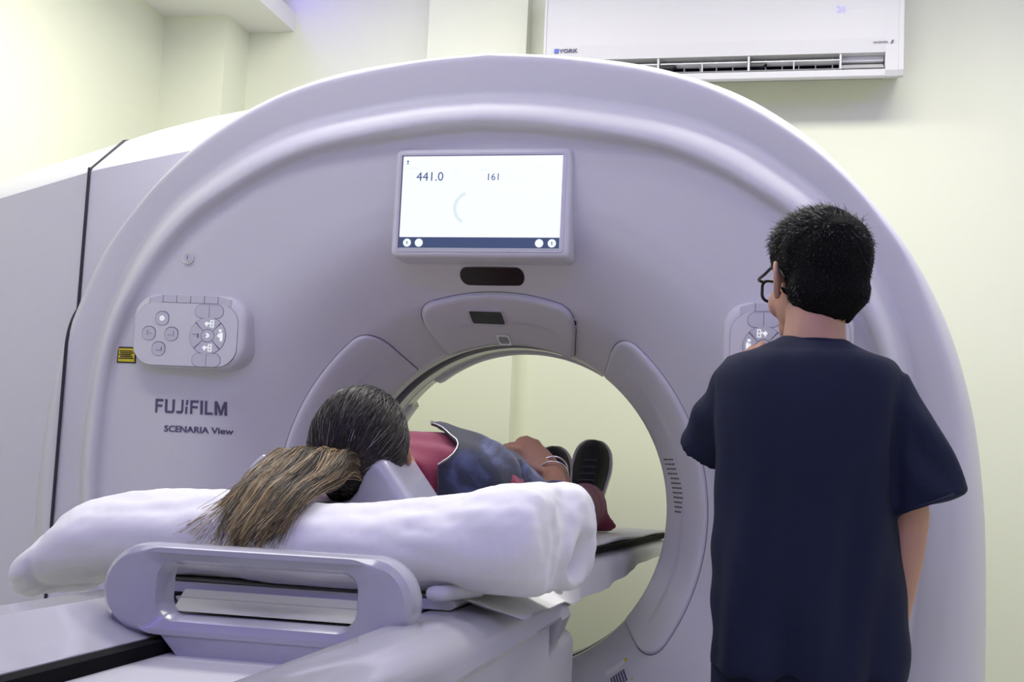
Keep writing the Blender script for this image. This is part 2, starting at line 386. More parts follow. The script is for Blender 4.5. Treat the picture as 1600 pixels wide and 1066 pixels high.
for nm, w_, m_ in (('microphone_rim', .009, M['keyc']), ('microphone_hole', .0055, M['dark'])):
    P = rrect(w_*2, w_*2, w_, 5)+np.array([.196, 1.488]); mk(nm, stack([on_pad(P, -.002, 0), on_pad(P, .0015 if w_ > .006 else .0025, 0)]), m_, G, smooth=False)
# vent slots on the right flare pad: rows of tiny holes joined in one part
vh = []
for i in range(12):
    z = 1.163-.0118*i
    for j in range(6):
        r = .447+.0048*j+(.004 if i > 3 else 0)+.0008*i; x = math.sqrt(max(0, r*r-(z-ZC)**2)); P = rrect(.0028, .0045, .001, 1)+np.array([x, z])
        vh.append(stack([on_pad(P, -.002, .009), on_pad(P, .0006, .009)]))
mk('vent_hole', join(*vh), M['dark'], G, smooth=False, kind='stuff')
# left wing: two body panels behind the arch, split by a dark seam
def wing(name, x0, x1):
    zt = lambda x: 1.918 + (x+.768)*.275
    zu = lambda x: np.interp(x, [-1.56, -1.278, -1.136, -.95, -.80, -.66], [1.80, 1.892, 1.932, 1.988, 2.022, 2.045])
    yw = lambda x: .04 + .25*max(0, x+1.03)
    xs = np.linspace(x0, x1, 10); 
    prof = lambda x: [(x, yw(x), .05), (x, yw(x), zt(x)-.010), (x, yw(x)+.007, zt(x)), (x, .195, zu(x)-.006), (x, .215, zu(x)), (x, .78, zu(x)), (x, .80, .05)]
    return mk(name, stack([prof(x) for x in xs]), M['gantry'], G, angle=25)
wing('side_cover', -1.046, -.68); wing('side_cover', -1.56, -1.055)
# dark strip in place of the shaded seam gap, follows the arch surface
sp = []
for z in np.linspace(.12, 1.838, 400):
    r = math.hypot(1.05, z-ZC); t = math.atan2(1.05, z-ZC); a, b = float(R_rng(t)), float(R_out(t))
    c_ = np.clip((r-a)/(b-a), 0, 1); y = .13-.13*math.sqrt(max(0, 1-c_*c_)) if r < b else .04
    sp.append((-1.05, min(y, .04)-.002, z))
mk('seam_gap_strip', tube(np.array(sp), .0045, 6), M['matt_dark'], G)
mk('seam_gap_strip', tube([(-1.05, .040, 1.834), (-1.05, .195, 1.953), (-1.05, .215, 1.959), (-1.05, .7, 1.959)], .0045, 6), M['matt_dark'], G)
# base plinth
mk('plinth', box(-1.0, 1.0, .12, .78, 0, .08), M['matt_dark'], G, smooth=False)
# display
def YT(x, z): return float(face_y(math.hypot(x, z-ZC)))
dx, dz = -.002, 1.742
D = mk('display', prism_y(rrect(.432, .264, .014)+np.array([dx, dz]), .008, .11, .012), M['gantry'], G, angle=40)
mk('bezel', prism_y(rrect(.408, .240, .008)+np.array([dx, dz]), 0.0065, .03, .0015), M['keyc'], D, smooth=False)
sw, sh = .388, .222
mk('screen', box(dx-sw/2, dx+sw/2, 0.0048, .02, dz-sh/2, dz+sh/2), M['screen'], D, smooth=False)
mk('screen_bar', box(dx-sw/2, dx+sw/2, 0.0042, 0.0050, dz-sh/2, dz-sh/2+.026), M['bar'], D, smooth=False)
mk('screen_edge', join(box(dx-sw/2-.003, dx-sw/2, 0.0044, .02, dz-sh/2, dz+sh/2+.002), box(dx-sw/2-.003, dx+sw/2, 0.0044, .02, dz+sh/2, dz+sh/2+.002)), M['ink'], D, smooth=False)
SX = lambda zx: dx-sw/2+(zx-125)/1200*sw
SZ = lambda zy: dz+sh/2-(zy-115)/695*sh
def stext(s, zx, zy, size, m, name='screen_text', bold=0): V, F = text_vf(s, size, .0002, bold); mk(name, (V+np.array([SX(zx), 0.0040, SZ(zy)]), F), m, D, smooth=False)
stext('441.0', 232, 302, .0305, M['sblue']); stext('161', 762, 300, .0235, M['sblue'])
stext('POSITION', 148, 218, .0075, M['sfaint']); stext('SHIFT', 505, 232, .0075, M['sfaint']); stext('HEIGHT', 700, 230, .0075, M['sfaint']); stext('TILT', 920, 228, .0075, M['sfaint']); stext('TABLE', 1120, 210, .0075, M['sfaint'])
for zx in (428, 625, 842): stext('mm', zx, 325, .007, M['sfaint'])
stext('deg', 1045, 325, .007, M['sfaint'])
def disc(cx, cz, r, y0, y1, n=20): return stack([[(cx+r*math.cos(a), y, cz+r*math.sin(a)) for a in np.linspace(0, 2*math.pi, n, endpoint=False)] for y in (y0, y1)])
def person_icon(cx, cz, s): return join(disc(cx, cz+.35*s, .42*s, 0.0032, 0.0038, 12), box(cx-.14*s, cx+.14*s, 0.0032, 0.0038, cz-.6*s, cz), box(cx-.5*s, cx+.5*s, 0.0032, 0.0038, cz-.85*s, cz-.6*s))
for zx, k in ((187, 0), (277, 1), (1178, 1), (1271, 0)):
    cx, cz = SX(zx), SZ(771); mk('screen_icon', disc(cx, cz, .0098, 0.0038, 0.0042), M['screen'], D, smooth=False)
    if k == 0: mk('icon_figure', person_icon(cx, cz, .0045), M['sblue'], D, smooth=False)
    else: mk('icon_dots', join(*[disc(cx+a*.0028, cz+b*.0028, .0012, 0.0032, 0.0038, 8) for a in (-1, 1) for b in (-1, 1)]), M['sfaint'], D, smooth=False)
mk('icon_figure', person_icon(SX(162), SZ(160), .0055), M['sblue'], D, smooth=False)
arc = [[(SX(655)+r*math.cos(a), 0.0040, SZ(510)+r*math.sin(a)) for a in np.radians(np.linspace(110, 240, 16))] for r in (.034, .042)]
mk('screen_graphic', stack(arc, False, False, closed=False), M['sfaint'], D, smooth=False)
# sensor bar under the display
P = rrect(.162, .039, .0194, 8)+np.array([0.0, 1.588])
mk('sensor_bar', stack([[(x, YT(x, z)+.01, z) for x, z in P], [(x, YT(x, z)-.002, z) for x, z in P]]), M['dark'], G, angle=40, label='black rounded sensor bar')
# control panels
def control_panel(sgn, cx, cz, y0):
    kx, kz = .000258, .00024
    X = lambda zx: cx + sgn*(zx-640)*kx
    Z = lambda zy: cz-(zy-520)*kz
    ya = y0
    PV = prism_y(rrect(1100*kx, 750*kz, .058, 10)+np.array([cx, cz]), ya, ya+.07, .016); PV = (np.array(PV[0])+np.stack([0*np.array(PV[0])[:, 0], sgn*.12*(np.array(PV[0])[:, 0]-cx), 0*np.array(PV[0])[:, 0]], 1), PV[1])
    o = mk('control_panel', PV, M['gantry'], G, angle=50)
    def sk(VF):
        V = np.array(VF[0], float); V[:, 1] += sgn*.12*(V[:, 0]-cx); return V, VF[1]
    def fl(P, a, b, name, m, sm=False):
        P = np.array(P)
        if sgn < 0: P = P[::-1]
        return mk(name, sk(stack([[(p[0], b, p[1]) for p in P], [(p[0], a, p[1]) for p in P]])), m, o, smooth=sm)
    fl(rrect(995*kx+.0018, 640*kz+.0018, .05, 8)+np.array([X(622), Z(560)]), ya-.0006, ya+.002, 'joint', M['line'])
    fl(rrect(995*kx, 640*kz, .049, 8)+np.array([X(622), Z(560)]), ya-.0016, ya+.002, 'face_plate', M['gantry'])
    xs = [252, 380, 513, 647, 781, 913, 1045]
    for i in range(6):
        a, b = xs[i]+3, xs[i+1]-3; d0 = 34 if i == 0 else 0; d1 = 34 if i == 5 else 0
        fl([(X(a), Z(160+d0)), (X(b), Z(160+d1)), (X(b), Z(233+d1)), (X(a), Z(233+d0))], ya-.0012, ya+.012, 'top_key', M['keyc'])
        fl([(X(a-4), Z(160+d0)), (X(a-1), Z(160+d0)), (X(a-1), Z(236+d0)), (X(a-4), Z(236+d0))], ya-.0013, ya+.012, 'joint', M['line'])
    yk = ya-.0016
    for zx, zy in ((388, 400), (268, 557), (487, 558), (372, 712)):
        c = np.array([X(zx), Z(zy)])
        fl(rrect(.0335, .0345, .0145, 6)+c, yk-.0010, ya, 'button_rim', M['line']); fl(rrect(.0312, .0322, .0138, 6)+c+(0, -.0008), yk-.0016, ya, 'button', M['keyc'])
    # ring keys
    c0 = np.array([X(838), Z(565)]); a_, b_ = 172*kx, 187*kz
    fl([(c0[0]+(a_+.001)*math.cos(t), c0[1]+(b_+.001)*math.sin(t)) for t in np.linspace(0, 2*math.pi, 40, endpoint=False)], yk-.0006, ya, 'joint', M['line'])
    for q in range(4):
        t0 = math.radians(q*90-45+2.0); t1 = math.radians(q*90+45-2.0); ts = np.linspace(t0, t1, 14)
        fl([(c0[0]+a_*math.cos(t), c0[1]+b_*math.sin(t)) for t in ts]+[(c0[0]+.0172*math.cos(t), c0[1]+.0164*math.sin(t)) for t in ts[::-1]], yk-.0016, ya, 'ring_key', M['keyc'])
    fl([(c0[0]+.0158*math.cos(t), c0[1]+.0150*math.sin(t)) for t in np.linspace(0, 2*math.pi, 24, endpoint=False)], yk-.0018, ya, 'centre_key', M['keyc'])
    for up in (1, -1):
        zc0 = c0[1]+up*.0605
        fl(rrect(.072, .034, .016, 6)+np.array([c0[0], zc0-up*.001]), yk-.0004, ya, 'joint', M['line'])
        PH = rrect(.070, .0322, .0158, 6)
        for s in (-1, 1):
            Hf = [tuple(p) for p in PH if p[0]*s > .002]; Hf = sorted(Hf+[(s*.0006, .0161), (s*.0006, -.0161)], key=lambda p: math.atan2(p[1], p[0]-s*.017))
            fl(np.array(Hf)+np.array([c0[0], zc0-up*.001]), yk-.0011, ya, 'corner_key', M['keyc'])
    # glowing symbols
    def g(x0, x1, z0, z1): return sk(box(min(x0, x1), max(x0, x1), yk-.0024, yk-.0014, z0, z1))
    def bed(cx_, cz_, s): 
        return join(g(cx_+.2*s*sgn, cx_+.32*s*sgn, cz_-.5*s, cz_+.5*s), g(cx_+.62*s*sgn, cx_+.74*s*sgn, cz_-.5*s, cz_+.5*s), g(cx_+.2*s*sgn, cx_+.74*s*sgn, cz_+.42*s, cz_+.54*s), g(cx_+.2*s*sgn, cx_+.74*s*sgn, cz_-.54*s, cz_-.42*s),
                    g(cx_+.2*s*sgn, cx_+.74*s*sgn, cz_-.06*s, cz_+.06*s), g(cx_-.6*s*sgn, cx_+.2*s*sgn, cz_+.0*s, cz_+.16*s), g(cx_-.42*s*sgn, cx_-.25*s*sgn, cz_-.4*s, cz_+.3*s), g(cx_-.6*s*sgn, cx_-.1*s*sgn, cz_-.16*s, cz_-.02*s))
    mk('glowing_symbol', bed(X(845), Z(443), .0165), M['glow'], o, smooth=False)
    mk('glowing_symbol', bed(X(838), Z(688), .0165), M['glow'], o, smooth=False)
    def blk(zx, zy): 
        x, z = X(zx), Z(zy); return join(g(x-.0045*sgn, x-.001*sgn, z-.004, z+.006), g(x, x+.006*sgn, z-.013, z+.008), g(x-.007*sgn, x+.006*sgn, z-.002, z+.002), g(x-.0035*sgn, x+.003*sgn, z+.010, z+.016))
    mk('glowing_symbol', blk(960, 563), M['glow'], o, smooth=False)
    x, z = X(838), Z(563); h = [(x-.005*sgn, z+.0055), (x+.001*sgn, z+.0055), (x+.006*sgn, z), (x+.001*sgn, z-.0055), (x-.005*sgn, z-.0055), (x-.001*sgn, z)]
    if sgn < 0: h = h[::-1]
    mk('glowing_symbol', sk(stack([[(p[0], y, p[1]) for p in h] for y in (yk-.0014, yk-.0026)])), M['glow'], o, smooth=False)
    if sgn > 0:
        x, z = X(388), Z(402); st = [(x+(.0074 if k % 2 else .0044)*math.cos(k*math.pi/8), z+(.0074 if k % 2 else .0044)*math.sin(k*math.pi/8)) for k in range(16)]
        mk('glowing_symbol', sk(stack([[(p[0], y, p[1]) for p in st] for y in (yk-.0014, yk-.0026)])), M['glow'], o, smooth=False)
        mk('symbol_centre', sk(disc(x, z, .0017, yk-.0030, yk-.0024, 10)), M['keyc'], o, smooth=False)
    for q in ((255, 259, 580, 525), (506, 510, 580, 525), (270, 300, 560, 556), (455, 485, 575, 571), (350, 392, 732, 727), (398, 404, 735, 695), (690, 730, 556, 552), (740, 752, 590, 545)):
        mk('faint_symbol', g(X(q[0]), X(q[1]), Z(q[2]), Z(q[3])), M['line'], o, smooth=False)
    return o
control_panel(1, -.716, 1.419, -.014)
control_panel(-1, .712, 1.423, -.014)
# lettering
def gtext(s, u0, z0, size, bold, sx, name):
    V, F = text_vf(s, size, .0012, bold, sx=sx); V = V+np.array([u0, 0, z0]); V[:, 1] += np.array([YT(x, z) for x, _, z in V])-.0004
    mk(name, (V, F), M['ink'], G, smooth=False)
def glyph(polys, x0, z0, w, h):
    P_ = []
    for poly in polys:
        Q = np.array([(x0+p[0]*w, z0+p[1]*h) for p in poly]); P_.append(stack([[(x, YT(x, z)-.0016, z) for x, z in Q], [(x, YT(x, z)+.001, z) for x, z in Q]]))
    mk('logo_letter', join(*P_), M['ink'], G, smooth=False)
def R4(a, b, c, d): return [(a, c), (b, c), (b, d), (a, d)]
LT = dict(F=[R4(0, .26, 0, 1), R4(.26, 1, .82, 1), R4(.26, .9, .42, .59)], U=[R4(0, .24, .15, 1), R4(.76, 1, .15, 1), [(0, .15), (.14, 0), (.86, 0), (1, .15), (.76, .17), (.24, .17)]],
          J=[R4(.72, 1, .16, 1), [(.0, .02), (.8, 0), (1, .16), (.72, .20), (.0, .19)]], j=[[(.1, .62), (.75, .62), (.95, 1), (.3, 1)], [(0, 0), (.65, 0), (.75, .52), (.1, .52)]],
          I=[R4(0, 1, 0, 1)], L=[R4(0, .28, 0, 1), R4(.28, 1, 0, .18)], M=[R4(0, .2, 0, 1), R4(.8, 1, 0, 1), [(.2, 1), (.2, .62), (.42, 0), (.58, 0), (.4, .62)], [(.8, 1), (.6, .62), (.42, 0), (.58, 0), (.8, .62)]])
cur = -.807
for ch, w_ in (('F', .0215), ('U', .0275), ('J', .019), ('j', .0085), ('F', .0215), ('I', .0068), ('L', .0205), ('M', .031)):
    glyph(LT[ch], cur, 1.2185, w_*.86, .034); cur += w_*.86+.0048
gtext('SCENARIA View', -.783, 1.173, .0215, .0004, 1.05, 'model_lettering')
# yellow laser label
yl = lambda x0, x1, z0, z1, o: stack([[(x, YT(x, z)-o, z) for x, z in ((x0, z0), (x1, z0), (x1, z1), (x0, z1))], [(x, YT(x, z)+.002, z) for x, z in ((x0, z0), (x1, z0), (x1, z1), (x0, z1))]])
lb = mk('warning_label', yl(-.936, -.862, 1.337, 1.377, .002), M['yellow'], G, smooth=False, label='yellow and black laser warning label')
mk('label_border', yl(-.909, -.860, 1.337, 1.377, .0024), M['dark'], lb, smooth=False)
mk('label_field', yl(-.906, -.863, 1.3405, 1.3735, .0028), M['yellow'], lb, smooth=False)
mk('label_print', join(*[yl(-.904+.006*(i % 2)*.5, -.865-.006*(i % 3)*.5, 1.3475+.0045*i, 1.3500+.0045*i, .0032) for i in range(5)]), M['dark'], lb, smooth=False)
mk('warning_triangle', stack([[(x, YT(x, z)-o, z) for x, z in ((-.924, 1.350), (-.911, 1.350), (-.9175, 1.3625))] for o in (.0034, .001)]), M['dark'], lb, smooth=False)
# round button upper left
bx_, bz_ = -.738, 1.602
pb = mk('power_button', disc(bx_, bz_, .0155, YT(bx_, bz_)-.004, YT(bx_, bz_)+.01, 28), M['chrome'], G, angle=30)
mk('button_cap', disc(bx_, bz_, .0125, YT(bx_, bz_)-.0052, YT(bx_, bz_)+.01, 28), M['keyc'], pb, angle=30)
mk('button_mark', box(bx_-.001, bx_+.001, YT(bx_, bz_)-.0057, YT(bx_, bz_), bz_-.005, bz_+.006), M['ink'], pb, smooth=False)
mk('screw_hole', disc(-.735, 1.715, .0035, YT(-.735, 1.715)-.0012, .08, 12), M['dark'], G, smooth=False)
# lower serial label
P = np.array([(.300, .640), (.345, .675), (.372, .640), (.327, .605)]); ql = mk('serial_label', stack([on_pad(P, -.002, 0), on_pad(P, .001, 0)]), M['white'], G, smooth=False)
P2 = np.array([(.345, .675), (.352, .680), (.379, .645), (.372, .640)]); mk('label_stripe', stack([on_pad(P2, -.002, 0), on_pad(P2, .001, 0)]), M['yellow'], ql, smooth=False)
bars = []
for i in range(6):
    a = np.array([.318, .632])+np.array([.0065, .005])*i*.9; d = np.array([.014, -.018]); w_ = np.array([.003, .0023])
    Q = np.array([a, a+w_, a+w_+d, a+d]); bars.append(stack([on_pad(Q, -.001, 0), on_pad(Q, .0018, 0)]))
mk('label_print', join(*bars), M['ink'], ql, smooth=False)

# ------------------------------------------------------------------ air conditioner
AC = empty('air_conditioner', (.46, 1.5, 2.47), 'white wall split air conditioner with long louver slot', 'air conditioner')
AX0, AX1, AY = -.145, 1.066, 1.38
prof = [(1.598, 2.530), (1.46, 2.492), (1.41, 2.470), (1.392, 2.472), (AY+.003, 2.49)] 
top = [(AY, 2.60), (AY-.004, 2.70), (AY, 2.80), (AY+.03, 2.835), (1.598, 2.84)]
def acs(x, p, d=0): return [(x, y, z) for y, z in p]
# slot opening between z 2.498..2.552: body built from lower lip, upper panel, end cheeks
mk('body', join(stack([acs(x, [(1.598, 2.530), (1.46, 2.492), (1.41, 2.470), (1.394, 2.469), (1.388, 2.474), (1.387, 2.496), (1.40, 2.499), (1.50, 2.512), (1.598, 2.534)]) for x in (-.075, 1.008)]),
                stack([acs(x, [(1.598, 2.552), (AY+.004, 2.552), (AY-.002, 2.60), (AY-.005, 2.70), (AY, 2.80), (AY+.03, 2.835), (1.598, 2.84)]) for x in (-.075, 1.008)]),
                stack([acs(x, prof+top) for x in (AX0+.004, -.075)]), stack([acs(x, prof+top) for x in (1.008, AX1-.016)])), M['acw'], AC, smooth=False)
for x0, x1 in ((AX0-.004, AX0+.004), (AX1-.016, AX1)):
    mk('side_trim', stack([acs(x, [(y-.004 if y < 1.5 else y, z) for y, z in prof+top]) for x in (x0, x1)]), M['acw'], AC, smooth=False)
mk('slot_back', box(-.075, 1.008, 1.50, 1.505, 2.499, 2.552), M['dark'], AC, smooth=False)
for x0, x1 in ((-.07, .252), (.258, .558), (.566, .86)):
    mk('louver', stack([[(x, y, z) for y, z in ((1.388, 2.502), (1.394, 2.500), (1.45, 2.516), (1.445, 2.5195))] for x in (x0, x1)]), M['acw'], AC, smooth=False)
mk('louver', stack([[(x, y, z) for y, z in ((1.386, 2.502), (1.392, 2.500), (1.45, 2.530), (1.445, 2.5335))] for x in (.868, 1.005)]), M['acw'], AC, smooth=False)
mk('end_block', box(.87, 1.005, 1.42, 1.48, 2.534, 2.551), M['acw'], AC, smooth=False)
for x0, x1 in ((-.07, .25), (.262, .556), (.57, .862)):
    mk('upper_vane', box(x0, x1, 1.392, 1.44, 2.530, 2.5345), M['acw'], AC, smooth=False)
for x in np.arange(-.05, .87, .0555): mk('fin', box(x, x+.0035, 1.43, 1.47, 2.500, 2.551), M['acw'], AC, smooth=False)
for x in (.254, .5615, .864): mk('divider', box(x-.003, x+.004, 1.388, 1.44, 2.500, 2.551), M['acw'], AC, smooth=False)
for x in (.405, .712): mk('divider', box(x-.002, x+.002, 1.390, 1.41, 2.500, 2.531), M['acw'], AC, smooth=False)
for x in (.28, .587): mk('louver_motor', stack([[(x0, y, z) for x0, z in ((x-.02, 2.518), (x+.02, 2.518), (x+.035, 2.527), (x+.02, 2.531), (x-.02, 2.531))] for y in (1.395, 1.43)]), M['dark'], AC, smooth=False)
def actext(s, x, z, size, m, bold=0, sx=1, name='brand_lettering'): V, F = text_vf(s, size, .0008, bold, sx=sx); mk(name, (V+np.array([x, AY-.0032-.0040*(z > 2.65), z]), F), m, AC, smooth=False)
mk('brand_mark', box(-.110, -.096, AY-.005, AY+.02, 2.578, 2.592), M['blue'], AC, smooth=False)
actext('YORK', -.093, 2.5785, .0178, M['ink'], .0005, 1.35); actext('24', .848, 2.690, .032, M['aglow'], .0007, .9, 'temperature_digits')
actext('INVERTER', .968, 2.581, .0085, M['line'], .0, 1.25, 'small_lettering')
mk('small_mark', stack([[(x, y, z) for x, z in ((1.024, 2.580), (1.030, 2.580), (1.034, 2.590), (1.028, 2.590))] for y in (AY-.003, AY-.006)]), M['ink'], AC, smooth=False)

# ------------------------------------------------------------------ patient couch
MC = dict(
    cotton=mat('white_cotton', (.80, .80, .82), .85, bump=.25, bscale=60, sheen=.2),
    sheet=mat('sheet_fabric', (.74, .74, .74), .85, bump=.2, bscale=120),
    mattr=mat('mattress_vinyl', (.62, .62, .66), .45, bump=.05, bscale=80),
    holder=mat('holder_plastic', (.38, .38, .45), .28, coat=.2),
    edge=mat('black_edge', (.005, .005, .006), .8, spec=.08),
    bench=mat('couch_skirt', (.58, .58, .60), .4, bump=.02, bscale=400),
)
C0 = empty('patient_couch', (0, -1.2, 0), 'white motorised patient couch with long side rails and end handle', 'couch')
def ext(P, y0, y1, n=2, name=None, m=None, angle=30, parent=C0, **k):
    return mk(name, stack([[(x, y, z) for x, z in P] for y in np.linspace(y0, y1, n)]), m, parent, angle=angle, **k)
def arc2(cx, cz, r, a0, a1, n=6, rz=None): return [(cx+r*math.cos(math.radians(a)), cz+(rz or r)*math.sin(math.radians(a))) for a in np.linspace(a0, a1, n)]
YE = -.48
# right rail: inner edge .205, flat top, rounded shoulder to a lip at .315
rail = [(.205, .84), (.205, .902)] + arc2(.211, .902, .006, 180, 90, 4) + [(.262, .908)] + arc2(.262, .862, .053, 80, 10, 7, .044) + [(.316, .852), (.310, .844), (.30, .842)]
ext(rail[::-1], -2.75, YE, 2, 'rail', M['gloss'], angle=24)
ext([(-x, z) for x, z in rail][:0] + [(-.30, .842), (-.316, .852)] + [(-a, b) for a, b in arc2(.262, .862, .053, 10, 80, 7, .044)] + [(-.302, .908), (-.244, .908), (-.238, .905), (-.176, .879), (-.165, .8745), (-.139, .8675), (-.137, .866), (-.137, .835)], -2.75, YE, 2, 'rail', M['gloss'], angle=9)
# rounded far end of the rail deck
nose = []
for t in np.linspace(0, 1, 8):
    k = math.sqrt(max(0, 1-t*t))*.5+.5; nose.append([(x*(.84+.16*math.sqrt(max(0., 1-t**2.5))), YE+.26*t, z) for x, z in [(-.318, .845)] + [(-.30, .80)] + [(.30, .80), (.318, .845), (.30, .895), (-.30, .895)]])
mk('deck_nose', stack(nose), M['gloss'], C0, angle=40)
mk('channel_slot', box(-.1365, -.1105, -2.75, -.6, .80, .8645), MC['edge'], C0, smooth=False)
ext([(-.1103, .80), (-.1103, .838), (-.107, .8405), (-.096, .8405), (-.092, .838), (.212, .838), (.212, .80)], -2.75, -.6, 2, 'channel_floor', M['gloss'])
ext([(-.298, .30), (-.298, .846), (.298, .846), (.298, .30)][::-1], -2.72, YE-.02, 2, 'body', MC['bench'], angle=20)
mk('inner_column', bbox(-.24, .29, YE-.2, -.16, .20, .795, .03), MC['bench'], C0, angle=40)
mk('base', bbox(-.30, .30, -2.4, -.45, .0, .31, .03), MC['bench'], C0, angle=40)
# sliding cradle
cr = [(-.225, .900), (-.225, .888), (-.20, .872), (.20, .872), (.225, .888), (.225, .900)]
crb = [(x*1.0, z) for x, z in cr]
ext([(-.150, .882), (-.168, .9088), (.200, .9088), (.188, .882)], -1.06, 1.12, 3, 'cradle', M['gloss'], angle=40)
# end handle: rounded loop with rectangular grip opening
hx0, hx1, hz0, hz1, hy = -.216, .240, .868, .994, -1.165
cxh, czh = (hx0+hx1)/2, (hz0+hz1)/2
def hl(w, h, r, y, dz=0): return [(cxh+p[0], y, czh+dz+p[1]) for p in rrect(w, h, r, 8)]
w0, h0, w1, h1 = hx1-hx0, hz1-hz0, .284, .072
OL = [hl(w0-.022, h0-.022, .052, hy-.031), hl(w0-.006, h0-.006, .060, hy-.022), hl(w0, h0, .063, hy-.008), hl(w0, h0, .063, hy+.016), hl(w0-.008, h0-.008, .058, hy+.026)]
IL = [hl(w1, h1, .022, hy+.026, .0), hl(w1, h1, .022, hy-.004, .0), hl(w1+.012, h1+.012, .028, hy-.018, .0), hl(w1+.040, h1+.036, .036, hy-.026, .0), hl(w1+.075, h1+.046, .042, hy-.032, .0)]
Lh = OL + IL; V, F = stack([l[::-1] for l in Lh], False, False)
n_ = len(Lh[0]); F = list(F)
for j in range(n_): F.append(((len(Lh)-1)*n_+j, (len(Lh)-1)*n_+(j+1) % n_, (j+1) % n_, j))
mk('handle', (V, F), M['satin'], C0, angle=28)
mk('handle_tray', stack([[(cxh-w1/2-.03, y+.03*(y > hy+.03), z), (cxh+w1/2+.03, y+.03*(y > hy+.03), z)] for y, z in ((hy+.02, .899), (hy+.035, .894), (hy+.065, .899), (hy+.085, .916), (hy+.09, .919))], False, False, closed=False), M['liner'], C0)
mk('handle_bracket', stack([[(x, y, z) for x, z in ((-.118+d, .872), (.195-d, .872), (.19-d, .8395), (-.086+d, .8395))] for y, d in ((hy-.03, 0), (hy+.07, 0))]), M['satin'], C0, angle=20)
mk('pen_mark', tube(smooth_path([(.207, hy-.0305, .935), (.213, hy-.030, .945), (.219, hy-.029, .940), (.219, hy-.029, .928), (.226, hy-.026, .932), (.229, hy-.025, .940)], 4), .0008, 5), M['ink'], C0)
# mattress on the cradle
def slab(x0, x1, y0, y1, z0, z1, r, nm, m, parent=None, dz=None, skew=0, **k):
    P = rrect(x1-x0, z1-z0, r, 4)+np.array([(x0+x1)/2, (z0+z1)/2]); ys = np.linspace(y0, y1, 40)
    return mk(nm, stack([[(p[0]+skew*max(0, y), y, p[1]+(dz(p[0], y) if dz else 0)) for p in P] for y in ys]), m, parent, angle=50, **k)
slab(-.235, .245, -1.0, 1.10, .9092, .9245, .007, 'mattress', MC['mattr'], None, lambda x, y: 0, label='thin grey vinyl mattress lying along the couch', cat='mattress')
# sheet over the mattress, its right side hanging over the rail
def sheet():
    ys = np.linspace(-1.0, 1.08, 90); L_ = []
    for y in ys:
        near = 1/(1+math.exp((y+.42)*14)); fold = .004*math.sin(y*17)+.002*math.sin(y*33+1)
        xe, ze = .318+.018*near, .895-.004*near
        if near < .5: xe, ze = .300-.03*(y > .2)*min(1, (y-.2)/.5) if y > .2 else .300, .868
        xe = .336*near+(.300-.03*np.clip((y-.1)/.6, 0, 1))*(1-near); ze = .893*near+(.852+.03*np.clip((y-.2)/.6, 0, 1))*(1-near)
        flap = math.exp(-((y+1.0)/.16)**2)
        row = [(-.25, .928), (-.1, .9265), (.1, .9265), (.20, .9275), (.235, .929), (.262+fold*.3, .924), (.285+fold*.6, .915-.006*(1-near)), ((xe+.285)/2+fold, (ze+.915)/2-.002+.004*flap), (xe+fold, ze+.004*flap)]
        L_.append([(x+.085*max(0, y)*(x > .15), y-.10*(max(0, x-.2)/.13)*0+(.05*max(0, (x-.24))/.1)*flap, z) for x, z in row])
    V, F = stack(L_, False, False, closed=False); V = np.asarray(V); n = len(V)
    V2 = V.copy(); V2[:, 2] -= .0018
    return np.concatenate([V, V2]), [tuple(f) for f in F]+[tuple(i+n for i in f[::-1]) for f in F]
mk('bed_sheet', sheet(), MC['sheet'], None, label='white sheet over the couch, hanging down its right side', cat='sheet')
# dark pad with a white cover under the legs
lp = empty('leg_mat', (0, .55, .93), 'white covered mat with a black edge under the legs', 'mat')
slab(-.22, .276, .0, 1.12, .9305, .946, .004, 'pad', MC['edge'], lp, skew=.085)
slab(-.235, .268, .0, 1.08, .9455, .956, .005, 'cover', MC['sheet'], lp, lambda x, y: .002*math.sin(13*y+9*x), skew=.085)
# folded cloth band showing under the quilt beside the handle
fc = np.array([(.225, -1.04, .936), (.235, -1.035, .936), (.245, -1.0, .936), (.27, -.95, .938)])
mk('folded_pad', tube(smooth_path(fc, 5), np.full(16, .012), 10), MC['mattr'], None, label='narrow folded grey pad under the white quilt end', cat='pad')

# ------------------------------------------------------------------ folded white quilt used as a pillow
QL = np.array([  # s, x, y, z centre, half depth (y), half height, sag tilt
    (-.475, -.90, .905, .085, .012), (-.466, -.90, .908, .13, .024), (-.440, -.90, .928, .165, .042), (-.40, -.89, .957, .18, .056), (-.345, -.88, .980, .19, .066), (-.28, -.895, .992, .17, .068),
    (-.15, -.90, .995, .166, .068), (0, -.90, .990, .166, .062), (.12, -.90, .990, .168, .064), (.22, -.88, 1.002, .185, .074), (.29, -.885, 1.012, .18, .084), (.345, -.89, 1.014, .165, .086), (.372, -.895, 1.014, .13, .074), (.385, -.895, 1.014, .05, .03)])
def quilt_part(Q, seed, e=2.6):
    K = smooth_path(Q, 6); a = np.linspace(0, 2*math.pi, 56, endpoint=False); L_ = []
    ca = np.sign(np.cos(a))*np.abs(np.cos(a))**(2/e); sa = np.sign(np.sin(a))*np.abs(np.sin(a))**(2/2.2)
    for x, y, z, d, h in K: L_.append(np.stack([np.full(len(a), x), y+d*ca, z+h*sa], 1))
    return stack(L_)
back = np.array([(.20, -.79, .998, .09, .060), (.30, -.79, 1.006, .105, .074), (.36, -.79, 1.012, .11, .082), (.390, -.79, 1.012, .10, .077), (.407, -.795, 1.012, .075, .058), (.414, -.795, 1.012, .03, .02)])
VQ, FQ = remesh([quilt_part(QL, 1), quilt_part(back, 2)], .0065, 4)
NQ = vnormals(VQ, FQ)
top_w = np.clip(NQ[:, 2]*.6+.5, .15, 1)
